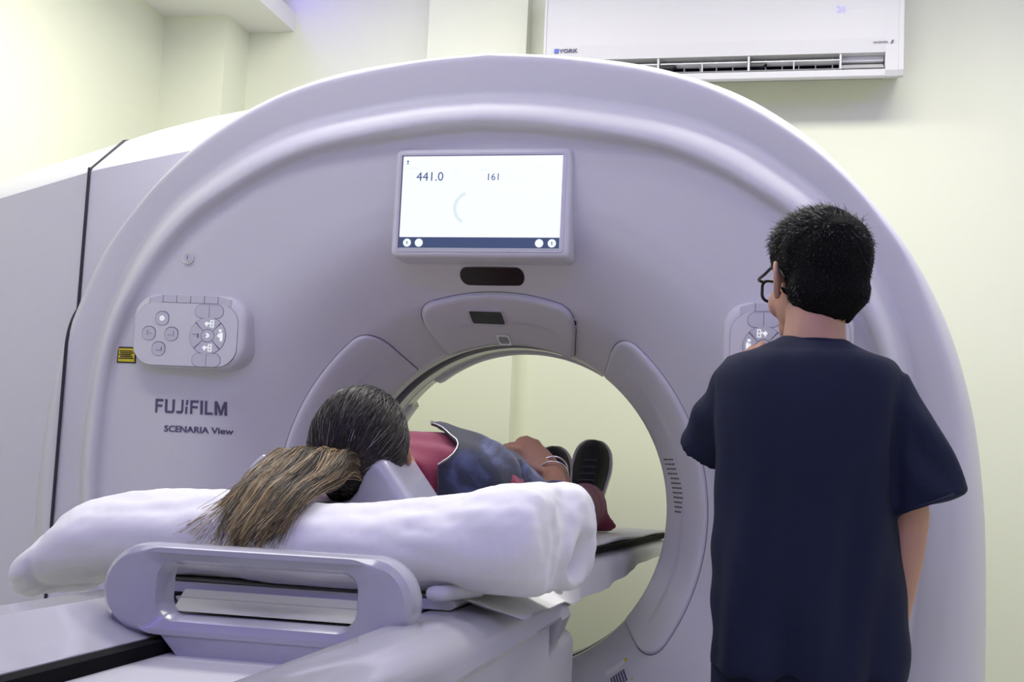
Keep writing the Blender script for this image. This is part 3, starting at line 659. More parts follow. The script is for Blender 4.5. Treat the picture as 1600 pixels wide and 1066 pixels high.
d = .007*fbm(VQ, 20, 3)*top_w + .0045*fbm(VQ*np.array([.45, 1, 1]), 55, 5, 2) + .0022*fbm(VQ, 120, 6, 2)
wq = VQ+.02*np.stack([fbm(VQ, 14, 61), fbm(VQ, 14, 62), fbm(VQ, 14, 63)], 1)
d = d + .0055*np.clip(fbm(wq*np.array([.55, 1.0, 1.3]), 95, 64, 1)-.12, 0, 1)*np.clip(.5+1.2*fbm(VQ, 9, 65), 0, 1)
VQ = VQ + NQ*d[:, None]
# tuck in the rolled end, crease between the two layers, flat hem on the left
g = np.exp(-(((VQ[:, 1]+.83)/.03)**2+((VQ[:, 2]-.985)/.028)**2))*np.clip((VQ[:, 0]-.33)/.07, 0, 1); VQ[:, 0] -= .06*g
VQ[:, 2] = np.maximum(VQ[:, 2], np.where(VQ[:, 0] > -.27, .930, .912-.25*np.clip(-.30-VQ[:, 0], 0, .2)))
puck = np.exp(-((VQ[:, 0]+.450)/.02)**2); VQ[:, 2] += .0035*puck*np.sin(VQ[:, 1]*190); VQ[:, 0] += .003*puck*np.sin(VQ[:, 1]*150)
hem = np.exp(-((VQ[:, 0]+.412)/.006)**2); VQ -= NQ*(.004*hem)[:, None]
mk('quilt', (VQ, FQ), MC['cotton'], None, label='folded white quilt lying across the couch under the ponytail', cat='quilt')

# ------------------------------------------------------------------ head holder
hh = []
hcx = -.045
for y, k in ((-.760, .90), (-.750, .98), (-.736, 1.0), (-.58, 1.0), (-.56, .97)):
    o_ = [(-.155, 1.0), (-.168, 1.06), (-.160, 1.105), (-.138, 1.128), (-.118, 1.122), (-.100, 1.095), (-.07, 1.062), (-.04, 1.050), (.005, 1.048), (.035, 1.056), (.052, 1.080), (.063, 1.112), (.076, 1.130), (.092, 1.126), (.120, 1.09), (.155, 1.045), (.165, 1.0)]
    hh.append([(hcx+x*k, y, 1.0+(z-1.0)*k) for x, z in o_])
hold = empty('head_holder', (-.04, -.63, .93), 'grey plastic head holder cupping the back of the head', 'head holder')
VH, FH = remesh([stack([l[::-1] for l in hh])], .005, 6); mk('cup', (VH, FH), MC['holder'], hold)
mk('foot', bbox(-.18, .12, -.728, -.57, .930, 1.004, .012), MC['holder'], hold, angle=40)

# ------------------------------------------------------------------ people
def mat_skin(name, col):
    m = mat(name, col, .5, bump=.12, bscale=140, var=.10, vscale=22); b = m.node_tree.nodes['Principled BSDF']
    b.inputs['Subsurface Weight'].default_value = .12; b.inputs['Subsurface Radius'].default_value = (.010, .004, .002); return m
MP = dict(
    skin=mat_skin('skin_light', (.50, .28, .19)), skin2=mat_skin('skin_tan', (.40, .21, .13)),
    navy=mat('navy_scrub_cloth', (.0115, .0155, .038), .8, bump=.35, bscale=350, spec=.2),
    burg=mat('burgundy_cloth', (.20, .012, .052), .8, bump=.3, bscale=300, sheen=.2),
    hair=mat_attr('hair_strands', .38, .45), cap=mat('hair_under', (.006, .0055, .0055), .9, bump=.6, bscale=180, spec=.1),
    cap2=mat('hair_under_brown', (.012, .009, .008), .85, bump=.5, bscale=160, spec=.15),
    shoe=mat('black_canvas', (.010, .011, .009), .75, bump=.4, bscale=300), sole=mat('cream_rubber', (.62, .60, .50), .6),
    lace=mat('dark_lace', (.055, .055, .055), .6), frame=mat('black_frame', (.008, .008, .010), .25),
    lens=mat('lens_glass', (1, 1, 1), .02, trans=1.0, alpha=.25), eye=mat('eye_white', (.8, .78, .75), .2), iris=mat('iris_brown', (.04, .02, .01), .2),
    zip=mat('zip_metal', (.6, .6, .62), .3, metal=.8))
def mat_tiedye():
    m = mat('blue_tie_dye', (.02, .025, .06), .8, bump=.25, bscale=250, sheen=.2); nt = m.node_tree; b = nt.nodes['Principled BSDF']
    tc = nt.nodes.new('ShaderNodeTexCoord'); nz = nt.nodes.new('ShaderNodeTexNoise'); nz.inputs['Scale'].default_value = 9; nz.inputs['Detail'].default_value = 3; nz.inputs['Distortion'].default_value = 1.2
    cr_ = nt.nodes.new('ShaderNodeValToRGB'); e = cr_.color_ramp.elements
    e[0].position = .40; e[0].color = (.008, .011, .026, 1); e[1].position = .72; e[1].color = (.085, .105, .24, 1)
    k = e.new(.54); k.color = (.014, .020, .055, 1)
    nt.links.new(tc.outputs['Object'], nz.inputs['Vector']); nt.links.new(nz.outputs['Fac'], cr_.inputs['Fac']); nt.links.new(cr_.outputs['Color'], b.inputs['Base Color']); return m
MP['jacket'] = mat_tiedye()

def head_parts(Mx, wide=1.0):
    p = [ellipsoid((0, -.015, .035), (.074*wide, .094, .084)), ellipsoid((0, .025, -.025), (.062, .072, .085)), ellipsoid((0, .045, -.078), (.047, .045, .036)),
         tube([(0, .092, .012), (0, .104, -.012), (0, .113, -.030)], [.008, .010, .012], 10), ellipsoid((0, .103, -.036), (.016, .012, .009)),
         ellipsoid((0, .082, .018), (.048, .017, .010)), ellipsoid((.036, .066, -.032), (.026, .026, .030)), ellipsoid((-.036, .066, -.032), (.026, .026, .030)),
         ellipsoid((0, .090, -.060), (.024, .012, .005)), ellipsoid((0, .090, -.068), (.021, .012, .005)), ellipsoid((0, .084, -.095), (.022, .018, .017))]
    for s in (-1, 1):
        p += [tube(smooth_path([(s*.070, .006, .018), (s*.084, -.008, .026), (s*.089, -.018, .012), (s*.086, -.016, -.012), (s*.076, .000, -.034)], 4), .0062, 8),
              ellipsoid((s*.078, -.004, -.004), (.006, .014, .026)), ellipsoid((s*.074, .004, -.028), (.007, .009, .012))]
    return [xf(q, Mx) for q in p]
def eyes(Mx, parent):
    for s in (-1, 1):
        e = mk('eye', xf(ellipsoid((s*.031, .078, .000), (.0125, .0125, .0125)), Mx), MP['eye'], parent)
        mk('iris', xf(ellipsoid((s*.031, .0885, .000), (.006, .003, .006)), Mx), MP['iris'], e)
def hand_parts(Mx, side=1, curls=(25, 30, 30, 35), thumb=((.6, .75, -.2), 20), spread=4, scale=1.0):
    """wrist at origin, fingers along +y, back of the hand +z, thumb toward side*x"""
    p = [tube([(0, -.02, 0), (0, .01, 0), (0, .045, 0), (0, .082, 0)], [(.026, .020), (.030, .018), (.038, .016), (.036, .014)], 14)]
    for k, (x, L, r) in enumerate(((.029, .072, .0092), (.010, .080, .0095), (-.010, .074, .0092), (-.028, .058, .0082))):
        pos = np.array([side*x, .080, .0]); ang = 0; pts = [pos-np.array([0, .02, 0]), pos]; sp = math.radians(side*(1.5-k)*spread)
        for f in (.45, .32, .23):
            ang += curls[k]*(1.0 if f < .45 else .9); a = math.radians(ang); d = np.array([math.sin(sp)*math.cos(a), math.cos(sp)*math.cos(a), -math.sin(a)]); pts.append(pts[-1]+d*L*f*1.05)
        p.append(tube(pts, [r*1.1, r*1.05, r, r*.93, r*.82], 10)); p.append(ellipsoid(pts[1]+np.array([0, -.004, .004]), (r*1.05, r*1.2, r*.9)))
    t0 = np.array([side*.024, .018, -.004]); d = np.array([side*thumb[0][0], thumb[0][1], thumb[0][2]], float); d /= np.linalg.norm(d)
    d2 = d*.8+np.array([-side*.25, .35, -.1]); d2 /= np.linalg.norm(d2)
    p.append(tube([t0, t0+d*.036, t0+d*.036+d2*.030, t0+d*.036+d2*.052], [.0150, .0118, .0105, .0085], 10))
    return [xf(q, Mx @ Matrix.Scale(scale, 4)) for q in p]
def basis(o, y, z):
    """matrix with local +y along y, +z near z, at o"""
    y = Vector(y).normalized(); z = Vector(z); x = y.cross(z).normalized(); z = x.cross(y)
    return Matrix(((x[0], y[0], z[0], o[0]), (x[1], y[1], z[1], o[1]), (x[2], y[2], z[2], o[2]), (0, 0, 0, 1)))
def loft(K, e=2.3, n=40):
    """rows: x, y, z, rx, ry (horizontal superellipse rings stacked in z)"""
    K = smooth_path(np.array(K, float), 5); a = np.linspace(0, 2*math.pi, n, endpoint=False)
    ca = np.sign(np.cos(a))*np.abs(np.cos(a))**(2/e); sa = np.sign(np.sin(a))*np.abs(np.sin(a))**(2/e)
    return stack([np.stack([x+rx*ca, y+ry*sa, np.full(n, z)], 1) for x, y, z, rx, ry in K])

# ================= operator
OP = empty('person', (.755, -.47, 0), 'person standing in navy scrubs and glasses, pressing the scanner keypad', 'person')
HM = Matrix.Translation((.762, -.445, 1.488)) @ Euler((math.radians(-2), math.radians(2), math.radians(25))).to_matrix().to_4x4() @ Matrix.Scale(1.0, 4)
hd = Vector((.626, -.040, 1.432))        # fingertip target on the keypad
wr = Vector((.606, -.160, 1.316)); el = Vector((.574, -.384, 1.190)); sh_l = Vector((.645, -.475, 1.272))
wrR = Vector((.908, -.450, .865)); elR = Vector((.930, -.478, 1.075)); sh_r = Vector((.872, -.488, 1.255))
body = head_parts(HM, 1.02)
body += [tube([(.764, -.465, 1.47), (.762, -.475, 1.41), (.760, -.482, 1.35), (.757, -.485, 1.28)], [(.053, .055), (.054, .056), (.060, .060), (.085, .07)], 18),
         loft([(.757, -.485, 1.33, .07, .06), (.757, -.487, 1.29, .120, .080), (.755, -.487, 1.2, .14, .095), (.752, -.48, 1.05, .13, .09), (.75, -.475, .95, .14, .10), (.75, -.475, .85, .145, .105), (.75, -.475, .78, .13, .10)])]
body += [tube([sh_l, sh_l.lerp(el, .5), el], [.040, .037, .033], 14), tube([el, el.lerp(wr, .4), wr], [.034, .034, .025], 14)]
body += hand_parts(basis(wr, hd-wr, (-.35, -.45, 1)), 1, (8, 12, 34, 40), ((.5, .8, -.35), 10), 2)
body += [tube([sh_r, sh_r.lerp(elR, .5), elR], [.040, .039, .036], 14), tube([elR, elR.lerp(wrR, .35), wrR], [.036, .036, .023], 14)]
body += hand_parts(basis(wrR, (-.02, .16, -1), (1, .1, .05)), 1, (18, 22, 26, 30), ((.5, .8, -.2), 10), 3)
for s in (-1, 1):
    hx = .75+s*.075
    body.append(tube([(hx, -.47, .84), (hx+s*.005, -.465, .65), (hx+s*.008, -.46, .46), (hx+s*.01, -.475, .25), (hx+s*.01, -.48, .07)], [.078, .068, .050, .047, .035], 14))
    body.append(tube([(hx+s*.01, -.51, .04), (hx+s*.015, -.42, .04), (hx+s*.02, -.33, .035)], [.032, .036, .030], 12))
mk('body', remesh(body, .0048, 2), MP['skin'], OP)
eyes(HM, OP)
# scrub top
SL = sh_l+Vector((0, 0, .0)); 
top_parts = [loft([(.762, -.472, 1.380, .058, .056), (.762, -.475, 1.370, .070, .066), (.760, -.480, 1.354, .105, .082), (.757, -.485, 1.340, .142, .098), (.755, -.487, 1.305, .163, .110), (.754, -.487, 1.25, .166, .120), (.753, -.486, 1.17, .160, .124),
                   (.752, -.482, 1.08, .158, .124), (.750, -.48, .97, .165, .130), (.750, -.478, .86, .170, .136), (.751, -.478, .81, .171, .138), (.751, -.478, .785, .170, .137)], 2.5, 56),
             tube([(.660, -.478, 1.300), (.622, -.440, 1.258), (.592, -.405, 1.215), (.562, -.370, 1.174)], [(.064, .066), (.061, .064), (.057, .060), (.053, .056)], 20, round_caps=False),
             tube([(.862, -.487, 1.288), (.895, -.489, 1.220), (.925, -.491, 1.152), (.953, -.494, 1.086)], [(.061, .068), (.060, .073), (.059, .077), (.058, .078)], 20, round_caps=False)]
VT, FT = remesh(top_parts, .0058, 3); NT_ = vnormals(VT, FT)
lowv = np.clip((1.25-VT[:, 2])/.4, .1, 1)
# long soft folds falling from the shoulders, stronger toward the hem
fold = .008*np.sin((VT[:, 0]-.75)*46+1.8*VT[:, 2]*4)*lowv + .006*np.sin((VT[:, 0]-.75)*88-VT[:, 2]*9+1)*lowv + .006*fbm(VT*np.array([1, 1, .4]), 26, 11)
sl = np.clip((np.abs(VT[:, 0]-.755)-.15)/.04, 0, 1); fold += sl*.004*np.sin(VT[:, 2]*60+VT[:, 0]*50)
VT = VT+NT_*fold[:, None]
# sleeve crease where the right sleeve meets the body
cr1 = np.exp(-(((VT[:, 0]-.902)/.010)**2))*np.exp(-(((VT[:, 2]-1.17)/.10)**2))*(VT[:, 1] < -.5); VT -= NT_*(.012*cr1)[:, None]
tp_ = mk('scrub_top', (VT, FT), MP['navy'], OP)
a = np.linspace(0, 2*math.pi, 40, endpoint=False)
mk('collar', tube([(.762+.066*math.cos(t), -.474+.063*math.sin(t), 1.366-.006*math.sin(t)) for t in a], .0040, 8, closed=True), MP['navy'], tp_)
mk('sleeve_hem', tube([(.9505+.054*math.cos(t), -.494+.079*math.sin(t), 1.092+.0215*math.cos(t)) for t in a], .0030, 6, closed=True), MP['navy'], tp_)
# trousers and shoes
tr = [loft([(.75, -.475, .90, .150, .112), (.75, -.475, .80, .155, .118), (.75, -.475, .74, .155, .115)], 2.4)]
for s in (-1, 1):
    hx = .75+s*.078; tr.append(tube([(hx, -.47, .80), (hx, -.468, .6), (hx+s*.004, -.465, .4), (hx+s*.006, -.475, .2), (hx+s*.006, -.475, .06)], [(.082, .095), (.078, .085), (.070, .078), (.066, .074), (.066, .074)], 18, round_caps=False))
mk('trousers', remesh(tr, .008, 4), MP['navy'], OP)
def shoe(Mx, parent, length=.27, w=.046):
    """heel at local y=0, toe at y=length, sole at z=0, top +z"""
    K = [(0, .030, .055), (.02, .036, .062), (.06, .036, .070), (.10, .037, .070), (.14, .042, .060), (.18, .046, .050), (.22, .043, .042), (.245, .036, .036), (.262, .024, .028), (.27, .010, .018)]
    K = [(y*length/.27, a_, b_) for y, a_, b_ in K]; L_ = []
    for y, hw, h in K:
        hw *= w/.046; L_.append([(hw*math.cos(t)*(1 if math.sin(t) > 0 else 1), y, .018+max(-.002, h*math.sin(t)**1 if math.sin(t) > 0 else h*.1*math.sin(t))) for t in np.linspace(0, 2*math.pi, 22, endpoint=False)])
    up = mk('shoe', xf(remesh([stack(L_)], .0045, 4), Mx), MP['shoe'], parent)
    S_ = [(hw*w/.046, y) for y, hw, h in K]; out = [(x+.006, y) for x, y in S_]+[(-x-.006, y) for x, y in S_[::-1]]
    out = out[:len(S_)]+out[len(S_):]; out = smooth_path(np.array(out+[out[0]]), 3)[:-1]
    mk('sole', xf(stack([[(x, y, z) for x, y in out] for z in (0, .006, .022)]), Mx), MP['sole'], up, angle=40)
    for i in range(6):
        y = (.085+.022*i)*length/.27; hgt = np.interp(y, [k[0] for k in K], [k[2] for k in K])+.018
        mk('lace', xf(tube(smooth_path([(-.026, y-.004, hgt-.016), (-.012, y, hgt-.001), (.012, y+.003, hgt-.001), (.026, y+.006, hgt-.016)], 4), .0026, 6), Mx), MP['lace'], up)
    return up
for s in (-1, 1): shoe(TR((.75+s*.095, -.60, 0), (0, 0, -6*s)), OP)
# short black hair
def cap_shell(Mx, cut):
    V, F = remesh([ellipsoid((0, -.020, .040), (.086, .104, .092)), ellipsoid((0, -.050, -.015), (.077, .064, .085)), ellipsoid((0, .040, .072), (.068, .055, .052)), ellipsoid((0, -.042, -.055), (.064, .056, .060))], .004, 16)
    return V, F
V, F = cap_shell(HM, 0)
keep = (V[:, 1] < .085-.0) & (V[:, 2] > -.086) & ~((V[:, 1] > .018) & (V[:, 2] < .035)) & ~((np.abs(V[:, 0]) > .048+(V[:, 2]+.095)*.8) & (V[:, 2] < -.04)) & ~((np.abs(V[:, 0]) > .066) & (V[:, 1] > -.022) & (V[:, 2] < .012))
fk = keep[F].all(1); F = F[fk]
fade = np.clip((V[:, 2]+.092)/.055, 0, 1); side = np.clip((V[:, 2]-.0)/.05, 0, 1)
N = vnormals(V, F); V2 = V+N*((-.014+.015*fade+.004*side+.0035*fbm(V, 130, 3, 2)*fade)[:, None])
mk('hair', xf((V2, F), HM), MP['cap'], OP)
us = np.unique(F); w = np.clip((V[us, 2]+.112)/.05, .3, 1); w /= w.sum(); pick = RNG.choice(us, 6500, p=w)
B0 = V2[pick]-N[pick]*.003+RNG.normal(size=(6500, 3))*.0012; topw = np.clip((V[pick, 2]-.05)/.06, 0, 1)[:, None]
dirv = N[pick]*(.50-.22*topw)+np.array([0, -.30, -.62])*(1-topw)+np.array([-.25, .75, .12])*topw*RNG.uniform(.5, 1, (6500, 1))+RNG.normal(size=(6500, 3))*.17
dirv /= np.linalg.norm(dirv, axis=1)[:, None]; ln = (.006+.016*topw)*RNG.uniform(.6, 1.2, (6500, 1))*np.clip((V[pick, 2:3]+.09)/.05, .25, 1)
bend = np.array([0, .25, -.35])
P = np.stack([B0, B0+dirv*ln*.5, B0+dirv*ln+bend*ln*.25], 1); sh = P.shape; P = (np.array(HM)[:3, :3] @ P.reshape(-1, 3).T).T + np.array(HM)[:3, 3]; P = P.reshape(sh)
Vs, Fs = strands(P, .0008, .0002); g_ = RNG.uniform(.005, .016, 6500); g_[RNG.random(6500) < .05] = .06
cols = np.repeat(np.stack([g_, g_*.95, g_*.93, np.ones(6500)], 1), 9, axis=0)
mk('hair_strands', (Vs, Fs), MP['hair'], OP, cols=cols, kind='stuff')
# stubble along the jaw
# glasses
GL = mk('glasses', xf(tube([(-.012, .104, .006), (0, .108, .009), (.012, .104, .006)], .0022, 8), HM), MP['frame'], OP)
for s in (-1, 1):
    P = rrect(.050, .040, .013, 6); rim = [(s*.036+p[0], .104-.10*abs(s*.036+p[0])**1.0*.35-.0, -.004+p[1]) for p in P]
    mk('rim', xf(tube(rim, .0031, 8, closed=True), HM), MP['frame'], GL)
    mk('lens', xf(stack([[(x*.98+s*.0007, y-.0004, z*.98) for x, y, z in rim], [(x*.98+s*.0007, y+.0006, z*.98) for x, y, z in rim]]), HM), MP['lens'], GL, smooth=False)
    mk('temple', xf(tube(smooth_path([(s*.061, .100, .012), (s*.0725, .094, .014), (s*.080, .050, .016), (s*.083, .005, .022), (s*.083, -.022, .012), (s*.079, -.036, -.004)], 4), [.0030]*21, 8), HM), MP['frame'], GL)

# ================= patient
PT = empty('person', (.05, 0, .96), 'person lying on the couch in burgundy clothes and patterned blue jacket', 'person')
PM = Matrix.Translation((-.032, -.640, 1.150)) @ Matrix(((1, 0, 0, 0), (0, 0, -1, 0), (0, 1, 0, 0), (0, 0, 0, 1))) @ Euler((math.radians(-32), math.radians(6), math.radians(-6))).to_matrix().to_4x4()
pb_ = head_parts(PM, 1.0)
def lie(K, e=2.4, n=40):
    """rows: y, x, z, rx, rz (vertical superellipse rings along the couch)"""
    K = smooth_path(np.array(K, float), 5); a = np.linspace(0, 2*math.pi, n, endpoint=False)
    ca = np.sign(np.cos(a))*np.abs(np.cos(a))**(2/e); sa = np.sign(np.sin(a))*np.abs(np.sin(a))**(2/e)
    return stack([np.stack([x+rx*ca, np.full(n, y), z+rz*sa], 1) for y, x, z, rx, rz in K])
pb_ += [tube([(-.03, -.60, 1.12), (-.022, -.53, 1.105), (-.015, -.46, 1.08)], [.050, .052, .06], 16),
        lie([(-.47, -.015, 1.075, .09, .05), (-.43, -.01, 1.07, .15, .075), (-.35, 0, 1.07, .165, .095), (-.2, .02, 1.06, .15, .085), (-.02, .04, 1.04, .13, .06), (.12, .05, 1.03, .14, .06), (.22, .06, 1.03, .13, .06)])]
shR = Vector((.150, -.385, 1.07)); elP = Vector((.245, -.160, 1.005)); wrP = Vector((.186, .080, 1.118))
pb_ += [tube([shR, shR.lerp(elP, .5), elP], [.045, .040, .035], 14), tube([elP, elP.lerp(wrP, .45), wrP], [.036, .035, .0245], 14)]
pb_ += hand_parts(basis(wrP, (-.72, .12, .62), (.42, -.45, .80)), -1, (38, 44, 46, 48), ((.35, .9, -.25), 15), 2, 1.10)
shL = Vector((-.165, -.385, 1.07)); elL = Vector((-.235, -.12, 1.02)); wrL = Vector((-.10, .06, 1.10))
pb_ += [tube([shL, shL.lerp(elL, .5), elL], [.045, .040, .035], 14), tube([elL, elL.lerp(wrL, .45), wrL], [.036, .035, .025], 14)]
pb_ += hand_parts(basis(wrL, (.85, .1, .2), (0, -.1, 1)), 1, (20, 24, 26, 28), ((.4, .9, -.25), 15), 2, .95)
FEET = [(Vector((.156, .690, .990)), 1), (Vector((.072, .735, .968)), -1)]
for f, s in FEET:
    pb_ += [tube([(.055+s*.075, .18, 1.03), (.09+s*.06, .40, 1.03), f+Vector((0, -.05, .01))], [.066, .052, .035], 14), tube([f+Vector((0, -.05, .01)), f+Vector((0, .010, .02)), f+Vector((s*.008, .030, .09))], [.034, .030, .022], 12)]
mk('body', remesh(pb_, .0048, 2), MP['skin2'], PT); eyes(PM, PT)
# shirt and trousers
st = [lie([(-.505, -.016, 1.085, .062, .050), (-.475, -.015, 1.08, .115, .068), (-.44, -.01, 1.075, .175, .090), (-.36, 0, 1.075, .192, .112), (-.2, .02, 1.062, .175, .102), (-.02, .04, 1.042, .158, .076), (.12, .05, 1.035, .165, .074), (.2, .055, 1.032, .165, .072)]),
      tube([shR, shR.lerp(elP, .5), elP, elP.lerp(wrP, .55)], [.058, .052, .045, .036], 16, round_caps=False), tube([shL, shL.lerp(elL, .5), elL], [.060, .056, .050], 16, round_caps=False)]
VS, FS = remesh(st, .0062, 4); NS = vnormals(VS, FS); VS += NS*(.004*fbm(VS, 34, 21)+.003*np.sin(VS[:, 1]*70+VS[:, 2]*40)*np.exp(-((VS[:, 1]+.44)/.06)**2))[:, None]
mk('shirt', (VS, FS), MP['burg'], PT)
trs = [lie([(.10, .05, 1.035, .165, .072), (.2, .06, 1.034, .165, .072), (.28, .065, 1.034, .155, .072)])]
for f, s in FEET:
    trs.append(tube([(.06+s*.078, .20, 1.034), (.085+s*.066, .38, 1.03), f+Vector((s*.004, -.13, .030)), f+Vector((s*.010, .000, .030))], [(.080, .076), (.070, .066), (.060, .060), (.066, .070)], 18, round_caps=False))
VR, FR = remesh(trs, .0065, 3); NR = vnormals(VR, FR); VR += NR*(.004*fbm(VR, 30, 31))[:, None]
tip = np.exp(-(((VR[:, 1]-.690)/.03)**2+((VR[:, 2]-.965)/.03)**2))*(VR[:, 0] > .17); VR[:, 0] += .050*tip; VR[:, 1] += .02*tip
VR[:, 2] = np.maximum(VR[:, 2], .958)
mk('trousers', (VR, FR), MP['burg'], PT)
for f, s in FEET: shoe(basis((f[0], f[1]+.055, f[2]-.022), (s*.10, .16, 1), (0, -1, .1)), PT, .245, .053)
# open jacket: a thick shell over the right side of the chest, split at the front with a zip
def jacket():
    rows = []; nth = 46
    for y in np.linspace(-.50, .10, 48):
        k = max(0, (y+.345)/.405)
        cx = np.interp(y, [-.50, -.44, -.36, -.2, -.02, .12], [-.016, -.01, 0, .02, .04, .05]); cz = np.interp(y, [-.50, -.44, -.36, -.2, -.02, .12], [1.084, 1.075, 1.075, 1.062, 1.042, 1.035])
        rx = np.interp(y, [-.50, -.475, -.44, -.36, -.2, -.02, .12], [.085, .125, .182, .200, .184, .168, .172])+.006; rz = np.interp(y, [-.50, -.475, -.44, -.36, -.2, -.02, .12], [.060, .075, .096, .120, .112, .086, .082])+.004
        tm = np.interp(y, [-.50, -.46, -.42, -.37, -.1, .0, .10], [28, 52, 72, 88, 92, 80, 50])
        row = []
        for t in np.radians(np.linspace(tm, -70, nth)):
            ca = np.sign(math.cos(t))*abs(math.cos(t))**(2/2.4); sa = np.sign(math.sin(t))*abs(math.sin(t))**(2/2.4)
            lift = .006*math.exp(-((math.degrees(t)-tm)/10)**2)*(1-.5*k)
            row.append((cx+(rx+lift)*ca, y, cz+(rz+lift)*sa))
        rows.append(row)
    V, F = stack(rows, False, False, closed=False); V = np.asarray(V); d = .0045*fbm(V, 30, 41)+.003*fbm(V, 70, 43, 2)
    c = np.array([.03, 0, 1.07]); nv = V-c; nv[:, 1] = 0; nv /= np.linalg.norm(nv, axis=1)[:, None]; V = V+nv*d[:, None]; V2 = V-nv*.004; n = len(V)
    FF = [tuple(f) for f in F]+[tuple(i+n for i in f[::-1]) for f in F]; R_ = len(rows)
    for j in range(nth-1): FF.append((j+1, j, n+j, n+j+1)); b = (R_-1)*nth; FF.append((b+j, b+j+1, n+b+j+1, n+b+j))
    for i in range(R_-1): FF.append((i*nth, (i+1)*nth, n+(i+1)*nth, n+i*nth)); b = nth-1; FF.append(((i+1)*nth+b, i*nth+b, n+i*nth+b, n+(i+1)*nth+b))
    return (np.concatenate([V, V2]), FF), V.reshape(R_, nth, 3)
JV, JG = jacket(); jk = mk('jacket', JV, MP['jacket'], PT)
zl = JG[:24, 0]+np.array([0, -.002, .002])
mk('zip', tube(zl, .0013, 6), MP['zip'], jk)
arm = tube([shR+Vector((.01, .05, .01)), shR.lerp(elP, .5)+Vector((.005, 0, .005)), elP+Vector((.005, 0, 0)), elP.lerp(wrP, .5)], [.072, .070, .056, .044], 18, round_caps=False)
VA, FA = remesh([arm], .006, 3); NA = vnormals(VA, FA); VA += NA*(.004*fbm(VA, 40, 51))[:, None]; mk('jacket_sleeve', (VA, FA), MP['jacket'], jk)
# bangles at the right wrist
ax_ = (Vector(wrP)-elP).normalized()
for k, (q, tilt) in enumerate(((-.012, .25), (.004, -.2))):
    Mb = basis(Vector(wrP)+ax_*q, ax_+Vector((tilt*.3, tilt*.2, tilt)), (0, 0, 1))
    mk('bangle', xf(tube([(.034*math.cos(t), 0, .034*math.sin(t)) for t in a], .0022, 8, closed=True), Mb), M['chrome'], PT)
# hair: dark cap, drawn strands, ponytail spread over the quilt
Vc, Fc = remesh([ellipsoid((0, -.020, .040), (.084, .102, .088)), ellipsoid((0, -.045, -.02), (.074, .068, .08)), ellipsoid((0, .020, .060), (.062, .045, .045))], .005, 5)
kp = (Vc[:, 1] < .070) & (Vc[:, 2] > -.085) & ~((Vc[:, 1] > .010) & (Vc[:, 2] < .050)) & ~((np.abs(Vc[:, 0]) > .064) & (Vc[:, 1] > -.020) & (Vc[:, 2] < .006))
Fc = Fc[kp[Fc].all(1)]; mk('hair', xf((Vc, Fc), PM), MP['cap2'], PT)
Nh = 4200; tie = np.array([-.012, -.108, .062])        # ponytail root in head coordinates (back of the crown)
def on_cap(q):
    q = q/np.linalg.norm(q, axis=-1, keepdims=True); c = np.array([0, -.020, .040]); return c+q*np.array([.0865, .1045, .0905])
un = RNG.normal(size=(Nh*4, 3)); un /= np.linalg.norm(un, axis=1)[:, None]; pos = on_cap(un)
ok = (pos[:, 2] > -.055) & (pos[:, 1] < .082) & ~((pos[:, 1] > .03) & (pos[:, 2] < .04)) & ~((np.abs(pos[:, 0]) > .07) & (pos[:, 1] > -.02) & (pos[:, 2] < .0))
un = un[ok][:Nh]; Nh = len(un); tq = (tie-np.array([0, -.02, .04]))/np.array([.0865, .1045, .0905]); tq /= np.linalg.norm(tq)
tqs = tq+RNG.normal(size=(Nh, 3))*.13; ts = np.linspace(0, 1, 11)[None, :, None]; reach = RNG.uniform(.55, 1, (Nh, 1, 1))
q = un[:, None, :]*(1-ts*reach)+tqs[:, None, :]*ts*reach; off = RNG.uniform(-.001, .0025, (Nh, 1, 1))
P = on_cap(q); P = P+q/np.linalg.norm(q, axis=-1, keepdims=True)*(off+.0015*np.sin(ts*9+RNG.uniform(0, 6, (Nh, 1, 1))))
Rm = np.array(PM); Pw = P.reshape(-1, 3) @ Rm[:3, :3].T + Rm[:3, 3]; Vs, Fs = strands(Pw.reshape(Nh, 11, 3), RNG.uniform(.0005, .0010, Nh), .0005)
u = RNG.random(Nh); base = np.where(u[:, None] < .70, np.array([[.014, .011, .010]]), np.where(u[:, None] < .93, np.array([[.040, .030, .024]]), np.array([[.20, .185, .17]])))*RNG.uniform(.6, 1.3, (Nh, 1))
mk('hair_strands', (Vs, Fs), MP['hair'], PT, cols=np.repeat(np.concatenate([base, np.ones((Nh, 1))], 1), 33, axis=0), kind='stuff')
Np = 4200
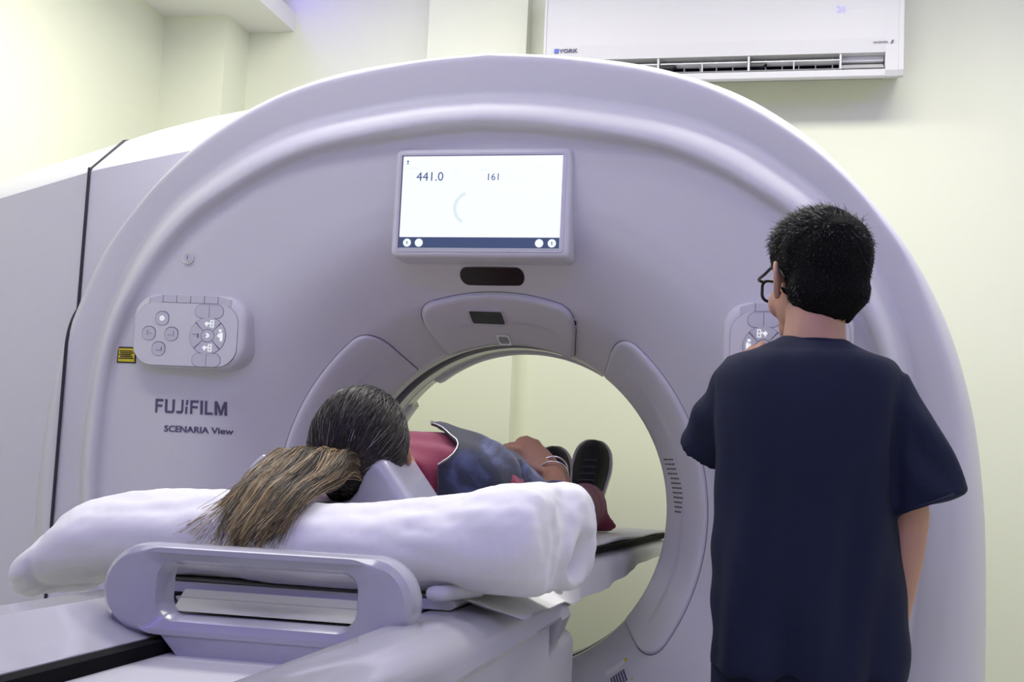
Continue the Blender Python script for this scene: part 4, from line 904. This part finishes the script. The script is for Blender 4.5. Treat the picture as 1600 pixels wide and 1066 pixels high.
def pony(Np, lift, jitter):
    s = RNG.uniform(-1, 1, Np)[:, None]; r = np.sqrt(RNG.random(Np))[:, None]*RNG.choice([-1, 1], (Np, 1))
    tw = np.array(PM)[:3, :3] @ tie + np.array(PM)[:3, 3]
    K0 = tw+np.concatenate([s*.050-.008, .012+0*s, .010+.016*r], 1)
    K1 = np.array([-.050, -.820, 1.120])+np.concatenate([s*.062, -.012*r, -.006*s**2+.018*r], 1)
    K2 = np.array([-.048, -.905, 1.098])+np.concatenate([s*.072, -.014*r, .008*r-.008*s**2], 1)
    K3 = np.array([-.050, -1.010, 1.066])+np.concatenate([s*.070, -.016*s, .006*r-.004*s**2], 1)
    K4 = np.array([-.058, -1.092, .995])+np.concatenate([s*.056-RNG.uniform(0, .06, (Np, 1))*(s < -.75), -.010*s+RNG.normal(size=(Np, 1))*.012, .005*r+RNG.normal(size=(Np, 1))*.010], 1)
    K = np.stack([K0, K1, K2, K3, K4], 1)+RNG.normal(size=(Np, 5, 3))*jitter*np.array([0.3, .8, 1, 1, 1.4])[None, :, None]
    K[:, :, 0] += .006*np.sin(s*9+np.arange(5)[None, :]*1.1)
    cut = RNG.uniform(.84, 1.02, (Np, 1, 1))-.12*np.abs(s)[:, :, None]*RNG.random((Np, 1, 1)); tt = np.linspace(0, 1, 14); x = np.clip(tt[None, :]*cut[:, :, 0], 0, .9999)*4; i = x.astype(int); f = (x-i)[..., None]
    Kp = np.concatenate([2*K[:, :1]-K[:, 1:2], K, 2*K[:, -1:]-K[:, -2:-1]], 1); ar = np.arange(Np)[:, None]
    p0, p1, p2, p3 = Kp[ar, i], Kp[ar, i+1], Kp[ar, i+2], Kp[ar, i+3]
    return .5*(2*p1+(-p0+p2)*f+(2*p0-5*p1+4*p2-p3)*f*f+(-p0+3*p1-3*p2+p3)*f**3), s[:, 0]
Pp, ss = pony(Np, 0, .0035); Vs, Fs = strands(Pp, RNG.uniform(.0005, .0011, Np), .0003)
band = .5+.5*np.sin(ss*13+RNG.normal(size=Np)*.9); light = np.array([.50, .36, .18]); dk = np.array([.030, .020, .013]); mixv = np.clip(band*.9+RNG.normal(size=Np)*.18, 0, 1)[:, None]
colp = dk+(light-dk)*mixv**1.5; colp = np.repeat(np.concatenate([colp, np.ones((Np, 1))], 1), 14*3, axis=0)
mk('ponytail', (Vs, Fs), MP['hair'], PT, cols=colp, kind='stuff')
